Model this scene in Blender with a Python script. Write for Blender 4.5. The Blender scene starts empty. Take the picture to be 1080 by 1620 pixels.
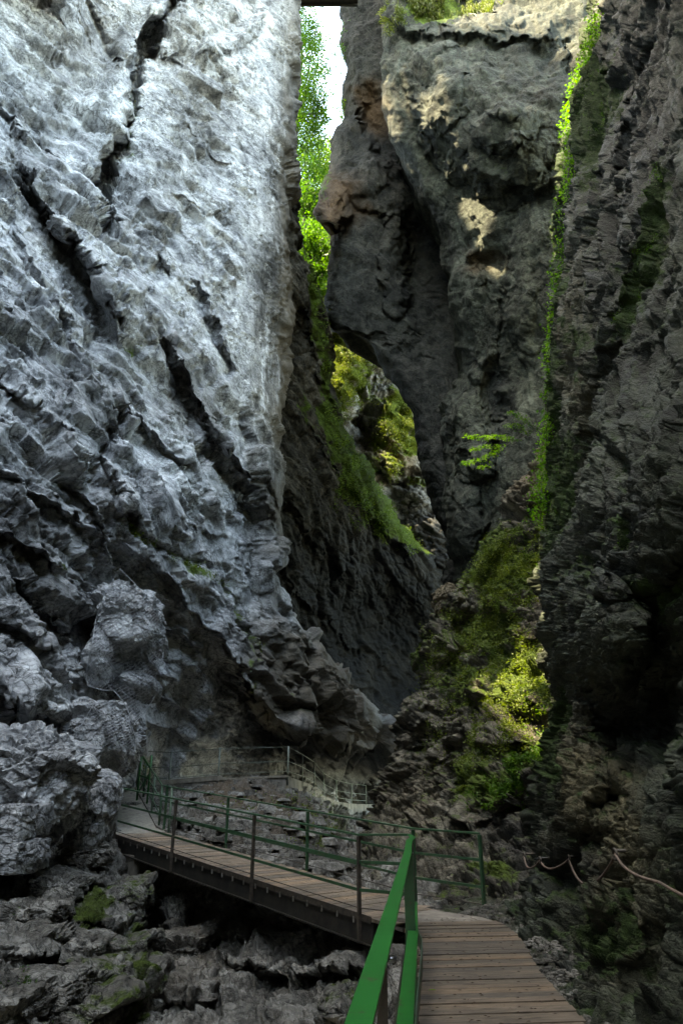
import bpy, math, random
import numpy as np
from mathutils import Vector
random.seed(7); RNG = np.random.default_rng(11)
scn = bpy.context.scene
COL = scn.collection
# ------------------------------------------------------------------ camera maths (pixels of the 1080x1620 photo)
F = 1080.0; PITCH = math.atan(440/1080.0); H = 1.6
CP, SP = math.cos(PITCH), math.sin(PITCH)
def ray(px, py):
    u = (np.asarray(px, float)-540)/F; t = (np.asarray(py, float)-810)/F
    return u, CP+t*SP, SP-t*CP
def P(px, py, Y):
    u, dy, dz = ray(px, py); s = np.asarray(Y, float)/dy
    return np.stack([u*s, s*dy, H+s*dz], -1)
def PZ(px, py, z):
    u, dy, dz = ray(px, py); s = (z-H)/dz
    return np.array([u*s, s*dy, z])
def post_at(px, ytop, ybase, h=1.1):
    _, a, b = ray(px, ytop); _, c, d = ray(px, ybase)
    D = h/(b/a-d/c); z = H+D*d/c
    return np.array([(px-540)/F*D/c, D, z])
# ------------------------------------------------------------------ noise in numpy
_perm = np.random.default_rng(3).permutation(256).astype(np.int32)
_perm = np.concatenate([_perm, _perm, _perm])
_g = np.random.default_rng(5).normal(size=(256, 3)).astype(np.float32)
_g /= np.linalg.norm(_g, axis=1)[:, None]
_h = np.random.default_rng(9).random((256, 8)).astype(np.float32)
def _hash(ix, iy, iz):
    return _perm[(_perm[(_perm[ix & 255]+iy) & 255]+iz) & 255]
def perlin(p):
    p = p.astype(np.float32); i = np.floor(p).astype(np.int32); f = p-i
    w = f*f*f*(f*(f*6-15)+10); r = 0
    for dx in (0, 1):
        wx = w[..., 0] if dx else 1-w[..., 0]
        for dy in (0, 1):
            wy = w[..., 1] if dy else 1-w[..., 1]
            for dz in (0, 1):
                wz = w[..., 2] if dz else 1-w[..., 2]
                g = _g[_hash(i[..., 0]+dx, i[..., 1]+dy, i[..., 2]+dz)]
                r = r+wx*wy*wz*(g[..., 0]*(f[..., 0]-dx)+g[..., 1]*(f[..., 1]-dy)+g[..., 2]*(f[..., 2]-dz))
    return r*1.6
def fbm(p, octv=4, gain=.5, lac=2.03):
    r = 0; a = 1; q = p
    for k in range(octv):
        r = r+a*perlin(q+17.3*k); q = q*lac; a *= gain
    return r
def ridged(p, octv=4, gain=.5):
    r = 0; a = 1; q = p
    for k in range(octv):
        r = r+a*(1-2*np.abs(perlin(q+9.1*k))); q = q*2.1; a *= gain
    return r
def facets(p, tilt=(0, 0, 0), rnd=.5, off=.5, bw=.13):
    """broken-rock relief: every Voronoi cell is its own tilted plane"""
    p = p.astype(np.float32); i = np.floor(p).astype(np.int32)
    best = np.full(p.shape[:-1], 1e9, np.float32); sec = best.copy(); val = np.zeros_like(best); val2 = np.zeros_like(best)
    for dx in (-1, 0, 1):
        for dy in (-1, 0, 1):
            for dz in (-1, 0, 1):
                hh = _hash(i[..., 0]+dx, i[..., 1]+dy, i[..., 2]+dz); rr = _h[hh]
                d0 = p[..., 0]-(i[..., 0]+dx+rr[..., 0]); d1 = p[..., 1]-(i[..., 1]+dy+rr[..., 1]); d2 = p[..., 2]-(i[..., 2]+dz+rr[..., 2])
                d = d0*d0+d1*d1+d2*d2
                v = off*(rr[..., 3]-.5)+d0*(tilt[0]+rnd*(rr[..., 4]-.5))+d1*(tilt[1]+rnd*(rr[..., 5]-.5))+d2*(tilt[2]+rnd*(rr[..., 6]-.5))
                m = d < best
                m2 = (~m) & (d < sec)
                sec = np.where(m, best, np.minimum(sec, d)); val2 = np.where(m, val, np.where(m2, v, val2)); val = np.where(m, v, val); best = np.where(m, d, best)
    e = np.sqrt(sec)-np.sqrt(best); w = .5*(1-sstep(0, bw, e))
    return val*(1-w)+val2*w, e
def sstep(a, b, x):
    t = np.clip((x-a)/(b-a), 0, 1); return t*t*(3-2*t)
def tps(ctrl):
    c = np.array(ctrl, float); x = c[:, :2]/500.0; v = 1/c[:, 2]; n = len(x)
    def U(r2): return np.where(r2 > 1e-12, .5*r2*np.log(np.maximum(r2, 1e-12)), 0)
    A = np.zeros((n+3, n+3)); A[:n, :n] = U(((x[:, None]-x[None])**2).sum(-1))+np.eye(n)*2e-3
    A[:n, n] = 1; A[:n, n+1:] = x; A[n, :n] = 1; A[n+1:, :n] = x.T
    w = np.linalg.solve(A, np.concatenate([v, [0, 0, 0]]))
    lo, hi = v.min()*.8, v.max()*1.2
    def f(px, py):
        X = px/500.0; Yy = py/500.0; r = w[n]+w[n+1]*X+w[n+2]*Yy
        for k in range(n): r = r+w[k]*U((X-x[k, 0])**2+(Yy-x[k, 1])**2)
        return 1/np.clip(r, lo, hi)
    return f
def polydist(PX, PY, pts):
    """signed distance (px) to a polyline, + on its right-hand side going along it (screen, y down), and 0..1 position"""
    best = np.full(PX.shape, 1e9); sg = np.zeros(PX.shape); tt = np.zeros(PX.shape)
    pts = np.array(pts, float); L = np.linalg.norm(np.diff(pts, axis=0), axis=1); tot = L.sum(); acc = 0
    for k in range(len(pts)-1):
        a, b = pts[k], pts[k+1]; d = b-a
        t = np.clip(((PX-a[0])*d[0]+(PY-a[1])*d[1])/(d@d), 0, 1)
        ex = PX-a[0]-t*d[0]; ey = PY-a[1]-t*d[1]; dd = ex*ex+ey*ey
        m = dd < best
        best = np.where(m, dd, best); sg = np.where(m, d[0]*ey-d[1]*ex, sg); tt = np.where(m, (acc+t*L[k])/tot, tt); acc += L[k]
    return np.sqrt(best)*np.sign(sg), tt
# features: ('ledge', pts, depth, width): rock falls back (metres) on the + side ; 'crack'; 'bulge' (cx,cy,rx,ry,ang,amp)
def feature_relief(PX, PY, feats):
    r = np.zeros(PX.shape)
    q = np.stack([PX/38, PY/38, PX*0], -1)
    wx = PX+fbm(q, 3)*7+facets(q*1.6, (0, 0, 0), .2, 1., .02)[0]*9+facets(q*4, (0, 0, 0), .2, 1., .02)[0]*4
    wy = PY+fbm(q+31, 3)*7+facets(q*1.6+31, (0, 0, 0), .2, 1., .02)[0]*9+facets(q*4+11, (0, 0, 0), .2, 1., .02)[0]*4
    for f in feats:
        if f[0] in ('ledge', 'crack'):
            pts = np.array(f[1], float); m = f[3]*5+30
            sel = (PX > pts[:, 0].min()-m) & (PX < pts[:, 0].max()+m) & (PY > pts[:, 1].min()-m) & (PY < pts[:, 1].max()+m)
            if not sel.any(): continue
            d, t = polydist(wx[sel], wy[sel], pts)
            e = sstep(0, .2, t)*sstep(0, .2, 1-t) if len(f) < 5 else 1.0
            w = f[3]
            if f[0] == 'ledge':
                bw = w*.75                                            # width of the visible underside
                back = .7*f[2]*np.exp(-np.clip(d-bw, 0, None)/(w*1.3))
                out = -f[2]*.4*np.exp(-np.abs(d)/(w*1.6))
                k = np.clip((d+1)/bw, 0, 1)**.6
                r[sel] += e*(out*(1-k)+back*k)
            else:
                r[sel] += e*.55*f[2]*np.exp(-(d/w)**2)
        elif f[0] == 'bulge':
            _, cx, cy, rx, ry, ang, amp = f
            c, s = math.cos(math.radians(ang)), math.sin(math.radians(ang))
            dx = wx-cx; dy = wy-cy
            a = (dx*c+dy*s)/rx; b = (-dx*s+dy*c)/ry
            r -= amp*np.sqrt(np.clip(1-a*a-b*b, 0, 1))
        elif f[0] == 'blob':
            _, cx, cy, rx, ry, ang, amp = f
            c, s = math.cos(math.radians(ang)), math.sin(math.radians(ang))
            dx = wx-cx; dy = wy-cy
            a = (dx*c+dy*s)/rx; b = (-dx*s+dy*c)/ry
            r -= amp*np.exp(-(a*a+b*b))
    return r
# ------------------------------------------------------------------ object helpers
def tag(o, label=None, cat=None, group=None, kind=None):
    if label: o['label'] = label
    if cat: o['category'] = cat
    if group: o['group'] = group
    if kind: o['kind'] = kind
    return o
def link(name, me, mat, parent=None):
    o = bpy.data.objects.new(name, me); COL.objects.link(o)
    if mat is not None: me.materials.append(mat)
    if parent is not None: o.parent = parent
    return o
def empty(name, loc=(0, 0, 0)):
    o = bpy.data.objects.new(name, None); COL.objects.link(o); o.location = loc; o.empty_display_size = .2
    return o
def np_mesh(name, V, faces, nper, smooth=False):
    me = bpy.data.meshes.new(name); V = np.asarray(V, np.float32); faces = np.asarray(faces, np.int32)
    me.vertices.add(len(V)); me.vertices.foreach_set('co', V.ravel())
    nf = len(faces); me.loops.add(nf*nper); me.loops.foreach_set('vertex_index', faces.ravel())
    me.polygons.add(nf); me.polygons.foreach_set('loop_start', np.arange(0, nf*nper, nper, dtype=np.int32))
    me.update(calc_edges=True)
    if smooth: me.polygons.foreach_set('use_smooth', np.ones(nf, bool))
    me.validate()
    return me
def set_attr(me, name, arr):
    a = me.attributes.new(name, 'FLOAT', 'POINT'); a.data.foreach_set('value', np.asarray(arr, np.float32).ravel())
class MB:
    """collects boxes, bars, tubes and builds them as one mesh"""
    def __init__(s): s.v = []; s.f = []
    def add(s, vs, fs):
        n = len(s.v); s.v += [tuple(map(float, v)) for v in vs]; s.f += [tuple(n+i for i in f) for f in fs]
    def box(s, a, b):
        x0, y0, z0 = a; x1, y1, z1 = b
        s.add([(x0, y0, z0), (x1, y0, z0), (x1, y1, z0), (x0, y1, z0), (x0, y0, z1), (x1, y0, z1), (x1, y1, z1), (x0, y1, z1)],
              [(0, 3, 2, 1), (4, 5, 6, 7), (0, 1, 5, 4), (1, 2, 6, 5), (2, 3, 7, 6), (3, 0, 4, 7)])
    def bar(s, pts, w, h, up=(0, 0, 1)):
        """rectangular section swept along points: w across, h along 'up'"""
        pts = [Vector(map(float, p)) for p in pts]; up = Vector(up); rings = []
        for i, p in enumerate(pts):
            d = (pts[min(i+1, len(pts)-1)]-pts[max(i-1, 0)]).normalized()
            sd = d.cross(up)
            if sd.length < 1e-4: sd = Vector((1, 0, 0))
            sd.normalize(); u2 = sd.cross(d).normalized()
            rings.append([p+sd*w/2*a+u2*h/2*b for a, b in ((-1, -1), (1, -1), (1, 1), (-1, 1))])
        vs = [v for r in rings for v in r]; fs = []
        for i in range(len(rings)-1):
            for k in range(4):
                fs.append((i*4+k, i*4+(k+1) % 4, (i+1)*4+(k+1) % 4, (i+1)*4+k))
        n = (len(rings)-1)*4
        fs += [(3, 2, 1, 0), (n, n+1, n+2, n+3)]
        s.add(vs, fs)
    def tube(s, pts, r, seg=8, r2=None):
        pts = [Vector(map(float, p)) for p in pts]; rings = []
        ref = Vector((0.3, .2, 1))
        for i, p in enumerate(pts):
            d = (pts[min(i+1, len(pts)-1)]-pts[max(i-1, 0)]).normalized()
            a = d.cross(ref)
            if a.length < .05: a = d.cross(Vector((1, 0, 0)))
            a.normalize(); b = d.cross(a)
            rr = r if r2 is None else r+(r2-r)*i/(len(pts)-1)
            rings.append([p+(a*math.cos(t)+b*math.sin(t))*rr for t in [2*math.pi*k/seg for k in range(seg)]])
        vs = [v for r_ in rings for v in r_]; fs = []
        for i in range(len(rings)-1):
            for k in range(seg): fs.append((i*seg+k, i*seg+(k+1) % seg, (i+1)*seg+(k+1) % seg, (i+1)*seg+k))
        fs.append(tuple(range(seg))[::-1]); n = (len(rings)-1)*seg; fs.append(tuple(n+k for k in range(seg)))
        s.add(vs, fs)
    def build(s, name, mat, parent=None, bevel=0, smooth=False):
        me = bpy.data.meshes.new(name); me.from_pydata(s.v, [], s.f); me.update()
        if smooth: me.polygons.foreach_set('use_smooth', [True]*len(me.polygons))
        o = link(name, me, mat, parent)
        if parent is not None: o.matrix_parent_inverse = parent.matrix_world.inverted() if False else o.matrix_parent_inverse
        if bevel:
            m = o.modifiers.new('bevel', 'BEVEL'); m.width = bevel; m.segments = 2; m.limit_method = 'ANGLE'
        return o
# ------------------------------------------------------------------ materials
def new_mat(name):
    m = bpy.data.materials.new(name); m.use_nodes = True; nt = m.node_tree; nt.nodes.clear()
    out = nt.nodes.new('ShaderNodeOutputMaterial'); b = nt.nodes.new('ShaderNodeBsdfPrincipled')
    nt.links.new(b.outputs[0], out.inputs[0])
    return m, nt, b, out
class NT:
    def __init__(s, nt): s.nt = nt
    def n(s, t, **k):
        x = s.nt.nodes.new('ShaderNode'+t)
        for a, b in k.items(): setattr(x, a, b)
        return x
    def l(s, a, b): s.nt.links.new(a, b)
    def coords(s, scale=(1, 1, 1), rot=(0, 0, 0)):
        t = s.n('TexCoord'); m = s.n('Mapping'); m.inputs['Scale'].default_value = scale; m.inputs['Rotation'].default_value = rot
        s.l(t.outputs['Object'], m.inputs['Vector']); return m.outputs[0]
    def noise(s, vec, scale, detail=6, rough=.55, dist=0):
        x = s.n('TexNoise'); x.inputs['Scale'].default_value = scale; x.inputs['Detail'].default_value = detail
        x.inputs['Roughness'].default_value = rough; x.inputs['Distortion'].default_value = dist
        s.l(vec, x.inputs['Vector']); return x.outputs['Fac']
    def ramp(s, fac, stops, interp='LINEAR'):
        r = s.n('ValToRGB'); r.color_ramp.interpolation = interp; e = r.color_ramp.elements
        while len(e) < len(stops): e.new(.5)
        for k, (p, c) in enumerate(stops):
            e[k].position = p; e[k].color = (c, c, c, 1) if not isinstance(c, (tuple, list)) else (*c, 1)
        s.l(fac, r.inputs[0]); return r.outputs[0]
    def mix(s, f, a, b, mode='MIX'):
        m = s.n('Mix', data_type='RGBA', blend_type=mode); m.clamp_result = False
        for sock, v in ((m.inputs[0], f), (m.inputs[6], a), (m.inputs[7], b)):
            if hasattr(v, 'is_output'): s.l(v, sock)
            elif isinstance(v, (int, float)): sock.default_value = v if sock == m.inputs[0] else (v, v, v, 1)
            else: sock.default_value = (*v, 1)
        return m.outputs[2]
    def math(s, op, a, b=0., clamp=False):
        m = s.n('Math', operation=op); m.use_clamp = clamp
        for sock, v in ((m.inputs[0], a), (m.inputs[1], b)):
            if hasattr(v, 'is_output'): s.l(v, sock)
            else: sock.default_value = v
        return m.outputs[0]
    def attr(s, name):
        a = s.n('Attribute'); a.attribute_name = name; return a.outputs['Fac']
    def bump(s, h, strength, dist, base=None):
        b = s.n('Bump'); b.inputs['Strength'].default_value = strength; b.inputs['Distance'].default_value = dist
        s.l(h, b.inputs['Height'])
        if base is not None: s.l(base, b.inputs['Normal'])
        return b.outputs[0]
def rock_mat(name, dark, mid, light, scale=1., streak=.5, crack=.6, rough=.85, bump=.6, brown=(.16, .12, .08), moss=(.075, .11, .018), stretch=(1, 1, .15), wet_shade_col=(.018, .019, .02), strata=(1, 1, 1), srot=(0, 0, 0), spec=.3):
    m, nt, b, out = new_mat(name); N = NT(nt); v = N.coords(); vs = N.coords(stretch); vt = N.coords(strata, srot)
    big = N.noise(v, .22*scale, 5, .6, .3); med = N.noise(vt, 1.3*scale, 8, .68, .4); fine = N.noise(vt, 9*scale, 8, .7)
    c = N.ramp(N.math('ADD', N.math('MULTIPLY', med, .62), N.math('MULTIPLY', big, .38)), [(.36, dark), (.48, mid), (.6, light)])
    f = N.ramp(fine, [(.3, .5), (.52, 1.), (.75, 1.3)]); c = N.mix(.85, c, f, 'MULTIPLY')
    st = N.ramp(N.noise(vs, 1.1*scale, 7, .65, .2), [(.36, .42), (.52, 1.), (.68, 1.12)]); c = N.mix(streak, c, st, 'MULTIPLY')
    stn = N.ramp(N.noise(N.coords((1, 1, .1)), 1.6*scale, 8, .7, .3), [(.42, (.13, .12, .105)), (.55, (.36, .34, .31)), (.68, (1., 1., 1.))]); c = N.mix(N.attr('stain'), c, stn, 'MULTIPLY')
    pm = N.ramp(N.noise(v, .5*scale, 4, .6), [(.4, .25), (.6, .95)])
    pit = N.ramp(N.noise(vt, 4.2*scale, 9, .78, .5), [(.40, .22), (.47, .8), (.53, 1.), (.66, 1.18)]); c = N.mix(pm, c, pit, 'MULTIPLY')
    vo = N.n('TexVoronoi', feature='DISTANCE_TO_EDGE'); vo.inputs['Scale'].default_value = 1.5*scale
    wv = N.n('VectorMath', operation='ADD'); nz = N.n('TexNoise'); nz.inputs['Scale'].default_value = 1.4*scale; nz.inputs['Detail'].default_value = 6
    N.l(vt, nz.inputs['Vector']); N.l(vt, wv.inputs[0]); N.l(nz.outputs['Color'], wv.inputs[1]); N.l(wv.outputs[0], vo.inputs['Vector'])
    ck = N.ramp(vo.outputs['Distance'], [(0., .1), (.03, .6), (.07, 1.)])
    vo2 = N.n('TexVoronoi', feature='DISTANCE_TO_EDGE'); vo2.inputs['Scale'].default_value = 4.4*scale; N.l(wv.outputs[0], vo2.inputs['Vector'])
    ck2 = N.ramp(vo2.outputs['Distance'], [(0., .12), (.05, .7), (.1, 1.)]); c = N.mix(N.math('MULTIPLY', N.ramp(N.noise(v, .7*scale, 5, .65), [(.44, 0.), (.56, 1.)]), crack), c, ck2, 'MULTIPLY')  # fine crack lines darkened in the colour for their thin shadows
    ckm = N.math('MULTIPLY', N.ramp(N.noise(v, .9*scale, 3), [(.42, 0.), (.6, 1.)]), crack); c = N.mix(ckm, c, ck, 'MULTIPLY')
    br = N.math('MULTIPLY', N.attr('brown'), N.ramp(med, [(.3, .75), (.6, 1.)])); brc = N.mix(N.ramp(fine, [(.35, 0.), (.65, 1.)]), tuple(x*.45 for x in brown), brown)
    c = N.mix(N.math('MINIMUM', br, 1.), c, brc)
    w = N.attr('wet'); wf = N.math('MULTIPLY', w, N.ramp(big, [(.35, 1.), (.7, .8)])); c = N.mix(wf, c, wet_shade_col)  # damp tone, and painted darkness for clefts and overhangs
    geo = N.n('NewGeometry'); sx = N.n('SeparateXYZ'); N.l(geo.outputs['Normal'], sx.inputs[0])
    mf = N.math('ADD', N.math('ADD', N.math('MULTIPLY', N.attr('moss'), 1.25), N.math('MULTIPLY', sx.outputs['Z'], .22)), N.math('MULTIPLY', N.math('SUBTRACT', N.noise(v, 2.2*scale, 7, .7), .5), 1.8))
    mf = N.math('MULTIPLY', N.ramp(mf, [(.52, 0.), (.72, 1.)]), N.ramp(N.attr('moss'), [(0., 0.), (.12, 1.)]))
    mc = N.ramp(N.noise(v, 7*scale, 6, .7), [(.3, tuple(x*.35 for x in moss)), (.55, moss), (.75, tuple(x*1.7 for x in moss))])
    c = N.mix(mf, c, mc); N.l(c, b.inputs['Base Color'])
    ro = N.math('SUBTRACT', rough, N.math('MULTIPLY', w, .25)); ro = N.math('MAXIMUM', ro, N.math('MULTIPLY', mf, .9)); N.l(ro, b.inputs['Roughness'])
    b.inputs['Specular IOR Level'].default_value = spec
    hgt = N.math('ADD', N.math('ADD', N.math('MULTIPLY', fine, .34), N.math('MULTIPLY', med, .22)), N.math('ADD', N.math('MULTIPLY', ck, .2*crack), N.math('MULTIPLY', ck2, .15*crack)))
    micro = N.noise(vt, 34*scale, 5, .7)
    hgt = N.math('ADD', hgt, N.math('MULTIPLY', micro, .16))
    N.l(N.bump(hgt, bump, .22/scale), b.inputs['Normal'])
    return m
def leaf_mat(name, c1, c2, trans=.5, scale=3.):
    m, nt, b, out = new_mat(name); N = NT(nt); v = N.coords()
    oi = N.noise(v, scale, 4, .7); c = N.mix(N.ramp(oi, [(.36, 0.), (.64, 1.)]), c1, c2)
    c = N.mix(.5, c, N.ramp(N.noise(v, scale*9, 2), [(.3, .5), (.7, 1.5)]), 'MULTIPLY')
    N.l(c, b.inputs['Base Color']); b.inputs['Roughness'].default_value = .5; b.inputs['Specular IOR Level'].default_value = .3
    t = N.n('BsdfTranslucent'); cc = N.mix(1., c, (1.5, 1.7, .6), 'MULTIPLY'); N.l(cc, t.inputs[0])
    mx = N.n('MixShader'); mx.inputs[0].default_value = trans
    N.l(b.outputs[0], mx.inputs[1]); N.l(t.outputs[0], mx.inputs[2]); N.l(mx.outputs[0], out.inputs[0])
    return m
def plain_mat(name, c1, c2, scale=6., rough=.6, metal=0., bump=.15, stretch=(1, 1, 1), spots=None, dist=.01):
    m, nt, b, out = new_mat(name); N = NT(nt); v = N.coords(stretch)
    f = N.noise(v, scale, 7, .65); c = N.mix(N.ramp(f, [(.35, 0.), (.65, 1.)]), c1, c2)
    if spots:
        s = N.ramp(N.noise(N.coords(), scale*2.5, 5, .7), [(spots[1], 0.), (spots[1]+.06, 1.)]); c = N.mix(s, c, spots[0])
    N.l(c, b.inputs['Base Color']); b.inputs['Roughness'].default_value = rough; b.inputs['Metallic'].default_value = metal
    N.l(N.bump(f, bump, dist), b.inputs['Normal'])
    return m

SUN_AZ, SUN_EL, SKY, EXPO, SKY_BLOCK_X, SUNE = -112, 62, .15, 4.32, 4, 2.
# ------------------------------------------------------------------ rock sheets
def axis(lo, hi, step):
    """sample positions: 1 step inside the photo, coarser outside"""
    out = [lo]; x = lo
    while x < hi:
        x += step if -15 <= x <= 1635 else step*6
        out.append(min(x, hi))
    return np.array(out)
def prof(pts):
    a = np.array(pts, float)
    return lambda v: np.interp(v, a[:, 0], a[:, 1])
SHEETS = {}
def sheet(name, mat, xl, xr, y0, y1, ctrl, feats, disp, masks=(), base=None, step=1.75, roll=(0, 0), rollw=(30, 30), skirts={}, jitter=0.):
    vs = axis(y0, y1, step); L = xl(vs); R = xr(vs)
    if jitter:
        q = np.stack([vs/26, vs*0+3.3, vs*0], -1); R = R+fbm(q, 4)*jitter; L = L+fbm(q+40, 4)*jitter
    n = max(12, int(np.max(R-L)/step)); s = np.linspace(0, 1, n)
    PX = L[:, None]+(R-L)[:, None]*s; PY = np.repeat(vs[:, None], n, 1)
    Y = tps(ctrl)(PX, PY)+feature_relief(PX, PY, feats)
    dl = PX-L[:, None]; dr = R[:, None]-PX
    for amt, w, d in ((roll[0], rollw[0], dl), (roll[1], rollw[1], dr)):
        if amt: Y = Y+amt*(1-np.sqrt(np.clip(1-(1-np.clip(d/w, 0, 1))**2, 0, 1)))
    Y0 = tps(ctrl)(PX, PY)
    B = P(PX, PY, Y); B0 = P(PX, PY, Y0+.35*(Y-Y0))
    fr = [.004, .012, .03, .06, .12, .22, .4, .65, 1.]
    def pad(B, PX, PY, side, vec):
        vec = np.array(vec, float)
        ax = 1 if side in 'LR' else 0
        e = B.take([0 if side in 'LT' else -1], axis=ax); ex = PX.take([0 if side in 'LT' else -1], axis=ax); ey = PY.take([0 if side in 'LT' else -1], axis=ax)
        add = np.concatenate([e+vec*f for f in fr], ax); ax_x = np.concatenate([ex]*len(fr), ax); ax_y = np.concatenate([ey]*len(fr), ax)
        if side in 'LT':
            add = np.flip(add, ax); return np.concatenate([add, B], ax), np.concatenate([ax_x, PX], ax), np.concatenate([ax_y, PY], ax)
        return np.concatenate([B, add], ax), np.concatenate([PX, ax_x], ax), np.concatenate([PY, ax_y], ax)
    for side in 'LRTB':
        if side in skirts:
            B0 = pad(B0, PX, PY, side, skirts[side])[0]; B, PX, PY = pad(B, PX, PY, side, skirts[side])
    du = np.gradient(B0, axis=1); dv = np.gradient(B0, axis=0); N = np.cross(du, dv); N /= np.linalg.norm(N, axis=-1)[..., None]+1e-9
    # smooth normals so that relief does not fold
    for _ in range(24):
        N[1:-1] = (N[:-2]+N[1:-1]*2+N[2:])/4; N[:, 1:-1] = (N[:, :-2]+N[:, 1:-1]*2+N[:, 2:])/4
    N /= np.linalg.norm(N, axis=-1)[..., None]+1e-9
    cam = np.array([0, 0, H]); k = B.shape[0]//2, B.shape[1]//2
    if ((cam-B[k])*N[k]).sum() < 0: N = -N; flip = True
    else: flip = False
    D, at = disp(B0, PX, PY)
    V = B+N*D[..., None]
    r, c = D.shape; idx = np.arange(r*c).reshape(r, c)
    f = np.stack([idx[:-1, :-1], idx[1:, :-1], idx[1:, 1:], idx[:-1, 1:]], -1).reshape(-1, 4)
    if not flip: pass
    me = np_mesh(name, V.reshape(-1, 3), f, 4, smooth=False)
    o = link(name, me, mat); tag(o, kind='structure')
    A = {k_: np.zeros((r, c)) for k_ in ('moss', 'brown', 'wet', 'stain')}
    for k_, v_ in (base or {}).items(): A[k_] += v_
    w1 = fbm(np.stack([PX/45, PY/45, PX*0], -1), 4); w2 = fbm(np.stack([PX/45, PY/45, PX*0+50], -1), 4)
    for m in masks:
        a, cx, cy, rx, ry, ang, val = m
        cc, ss = math.cos(math.radians(ang)), math.sin(math.radians(ang))
        dx = PX+w1*min(rx, 40)*.6-cx; dy = PY+w2*min(ry, 40)*.6-cy; aa = (dx*cc+dy*ss)/rx; bb = (-dx*ss+dy*cc)/ry
        A[a] = A[a]+val*np.exp(-(aa*aa+bb*bb)**1.3)
    for k_, v_ in (at or {}).items(): A[k_] += v_
    for k_ in A: set_attr(me, k_, np.clip(A[k_], 0, 1))
    SHEETS[name] = dict(V=V, N=N, PX=PX, PY=PY, A=A)
    return o
def basis(e1, e3):
    e1 = np.array(e1, float); e1 /= np.linalg.norm(e1); e3 = np.array(e3, float); e3 -= e3@e1*e1; e3 /= np.linalg.norm(e3)
    return np.stack([e1, np.cross(e3, e1), e3], 1)
def crag(B, M, sc, amp, tilt=(0, .5, 0), rnd=.7, off=.7, warp=.35, crev=.6):
    """sum of broken-facet layers in bedding coordinates M; sc: list of (along, across, normal) frequencies"""
    w = np.stack([fbm(B*.35, 3), fbm(B*.35+11, 3), fbm(B*.35+23, 3)], -1)*warp
    q = (B+w)@M; out = 0
    for k, (s, a) in enumerate(zip(sc, amp)):
        v, e = facets(q*np.array(s)+k*7.7, tilt, rnd, off, .13 if s[1] < 1 else .08)
        out = out+a*(v-crev*np.exp(-e/.06)*(1. if k else .5))
    return out
# ---- bedding of the pale cliff: dips towards the gorge
M_A = basis((.32, .95, -1.15), (.95, -.32, .1))
M_A3 = basis((.32, .95, -2.4), (.95, -.32, .1))
M_A2 = basis((.32, .95, -.35), (.95, -.32, .1))
def disp_A(B, PX, PY):
    pv = np.stack([PX, PY, PX*0], -1)
    smooth = np.clip(sstep(-.4, .3, fbm(pv/140+4, 3)*1.3+.9*sstep(350, 420, PX)*(PY < 850)-.5*sstep(430, 680, PY)-.3*(PX < 215)+.1), 0, 1)
    frac = sstep(.02, .2, fbm(pv/46+9, 4)-.1*smooth+.06)              # patches of small broken rock
    big = crag(B, M_A3, [(.11, .24, .2)], [1.3], (.0, -.25, 0), .5, 1., 1., .05)
    med = crag(B, M_A2, [(.36, .8, .5)], [.55], (.0, -.4, 0), .8, 1.1, .6, .25)
    md2 = crag(B, M_A, [(.9, 1.9, 1.1)], [.32], (.0, -.4, 0), 1., 1.1, .35, .4)
    sm = crag(B, M_A2, [(2.4, 4., 2.6)], [.16], (.0, -.45, 0), 1.2, 1.1, .2, .5)
    sm2 = crag(B, M_A3, [(6., 8, 6)], [.06], (.0, -.3, 0), 1.2, 1.1, .2, .6)
    scal = ridged(B*np.array([1.1, 1.1, 3.]), 3)*.03
    d = big*(1-.25*smooth)+med*1.25*(1-.8*smooth)+md2*(1-.7*smooth)*(.3+.7*frac)+sm*(.03+.97*frac)*(1-.25*smooth)+sm2*(.03+.97*frac)+scal*frac*smooth+fbm(B*np.array([2, 2, .6]), 3)*.03*smooth
    return d, None
def mk_disp(M, sc, amp, tilt=(0, -.6, 0), extra=None, fine=.04, warp=.4, rnd=.9, low=.25, lows=.35):
    def f(B, PX, PY):
        d = crag(B, M, sc, amp, tilt, rnd, .8, warp)+ridged(B*3, 3)*fine+fbm(B*lows, 4)*low
        if extra is not None: d = d+extra(B, PX, PY)
        return d, None
    return f
def disp_smoothrock(B, PX, PY, fl=1.):
    st = B*np.array([1, 1, .28])
    d = fbm(B*.2, 3)*.55+ridged(st*.7, 4)*.09+fbm(B*1.6, 4)*.06+crag(B, M_D, [(.28, .45, .35), (.9, 1.5, 1.2), (2.6, 4, 3)], [.4, .15, .05], (0, -.25, 0), .6, .8, .5, .3)
    return d*fl, None
M_D = basis((.5, .1, -.85), (-.6, -.8, 0))
M_V = basis((.05, .1, 1), (-1, -.3, 0))
M_H = basis((1, .2, -.12), (0, -1, .2))
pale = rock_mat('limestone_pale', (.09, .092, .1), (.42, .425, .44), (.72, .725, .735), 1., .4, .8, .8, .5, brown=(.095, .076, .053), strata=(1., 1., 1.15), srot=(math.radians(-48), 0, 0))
brownrock = rock_mat('limestone_brown', (.011, .01, .008), (.037, .033, .025), (.095, .083, .063), 1., .5, .6, .9, .9, brown=(.2, .14, .09), wet_shade_col=(.005, .0055, .006), moss=(.04, .06, .01), spec=.05)
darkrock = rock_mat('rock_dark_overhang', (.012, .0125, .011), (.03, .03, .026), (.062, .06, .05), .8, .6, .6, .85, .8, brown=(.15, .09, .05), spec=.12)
bulgerock = rock_mat('rock_grey_green', (.018, .02, .0155), (.048, .052, .04), (.11, .116, .09), .9, .65, .6, .85, .85, brown=(.17, .11, .06), stretch=(1, 1, .35), spec=.15)
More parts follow.
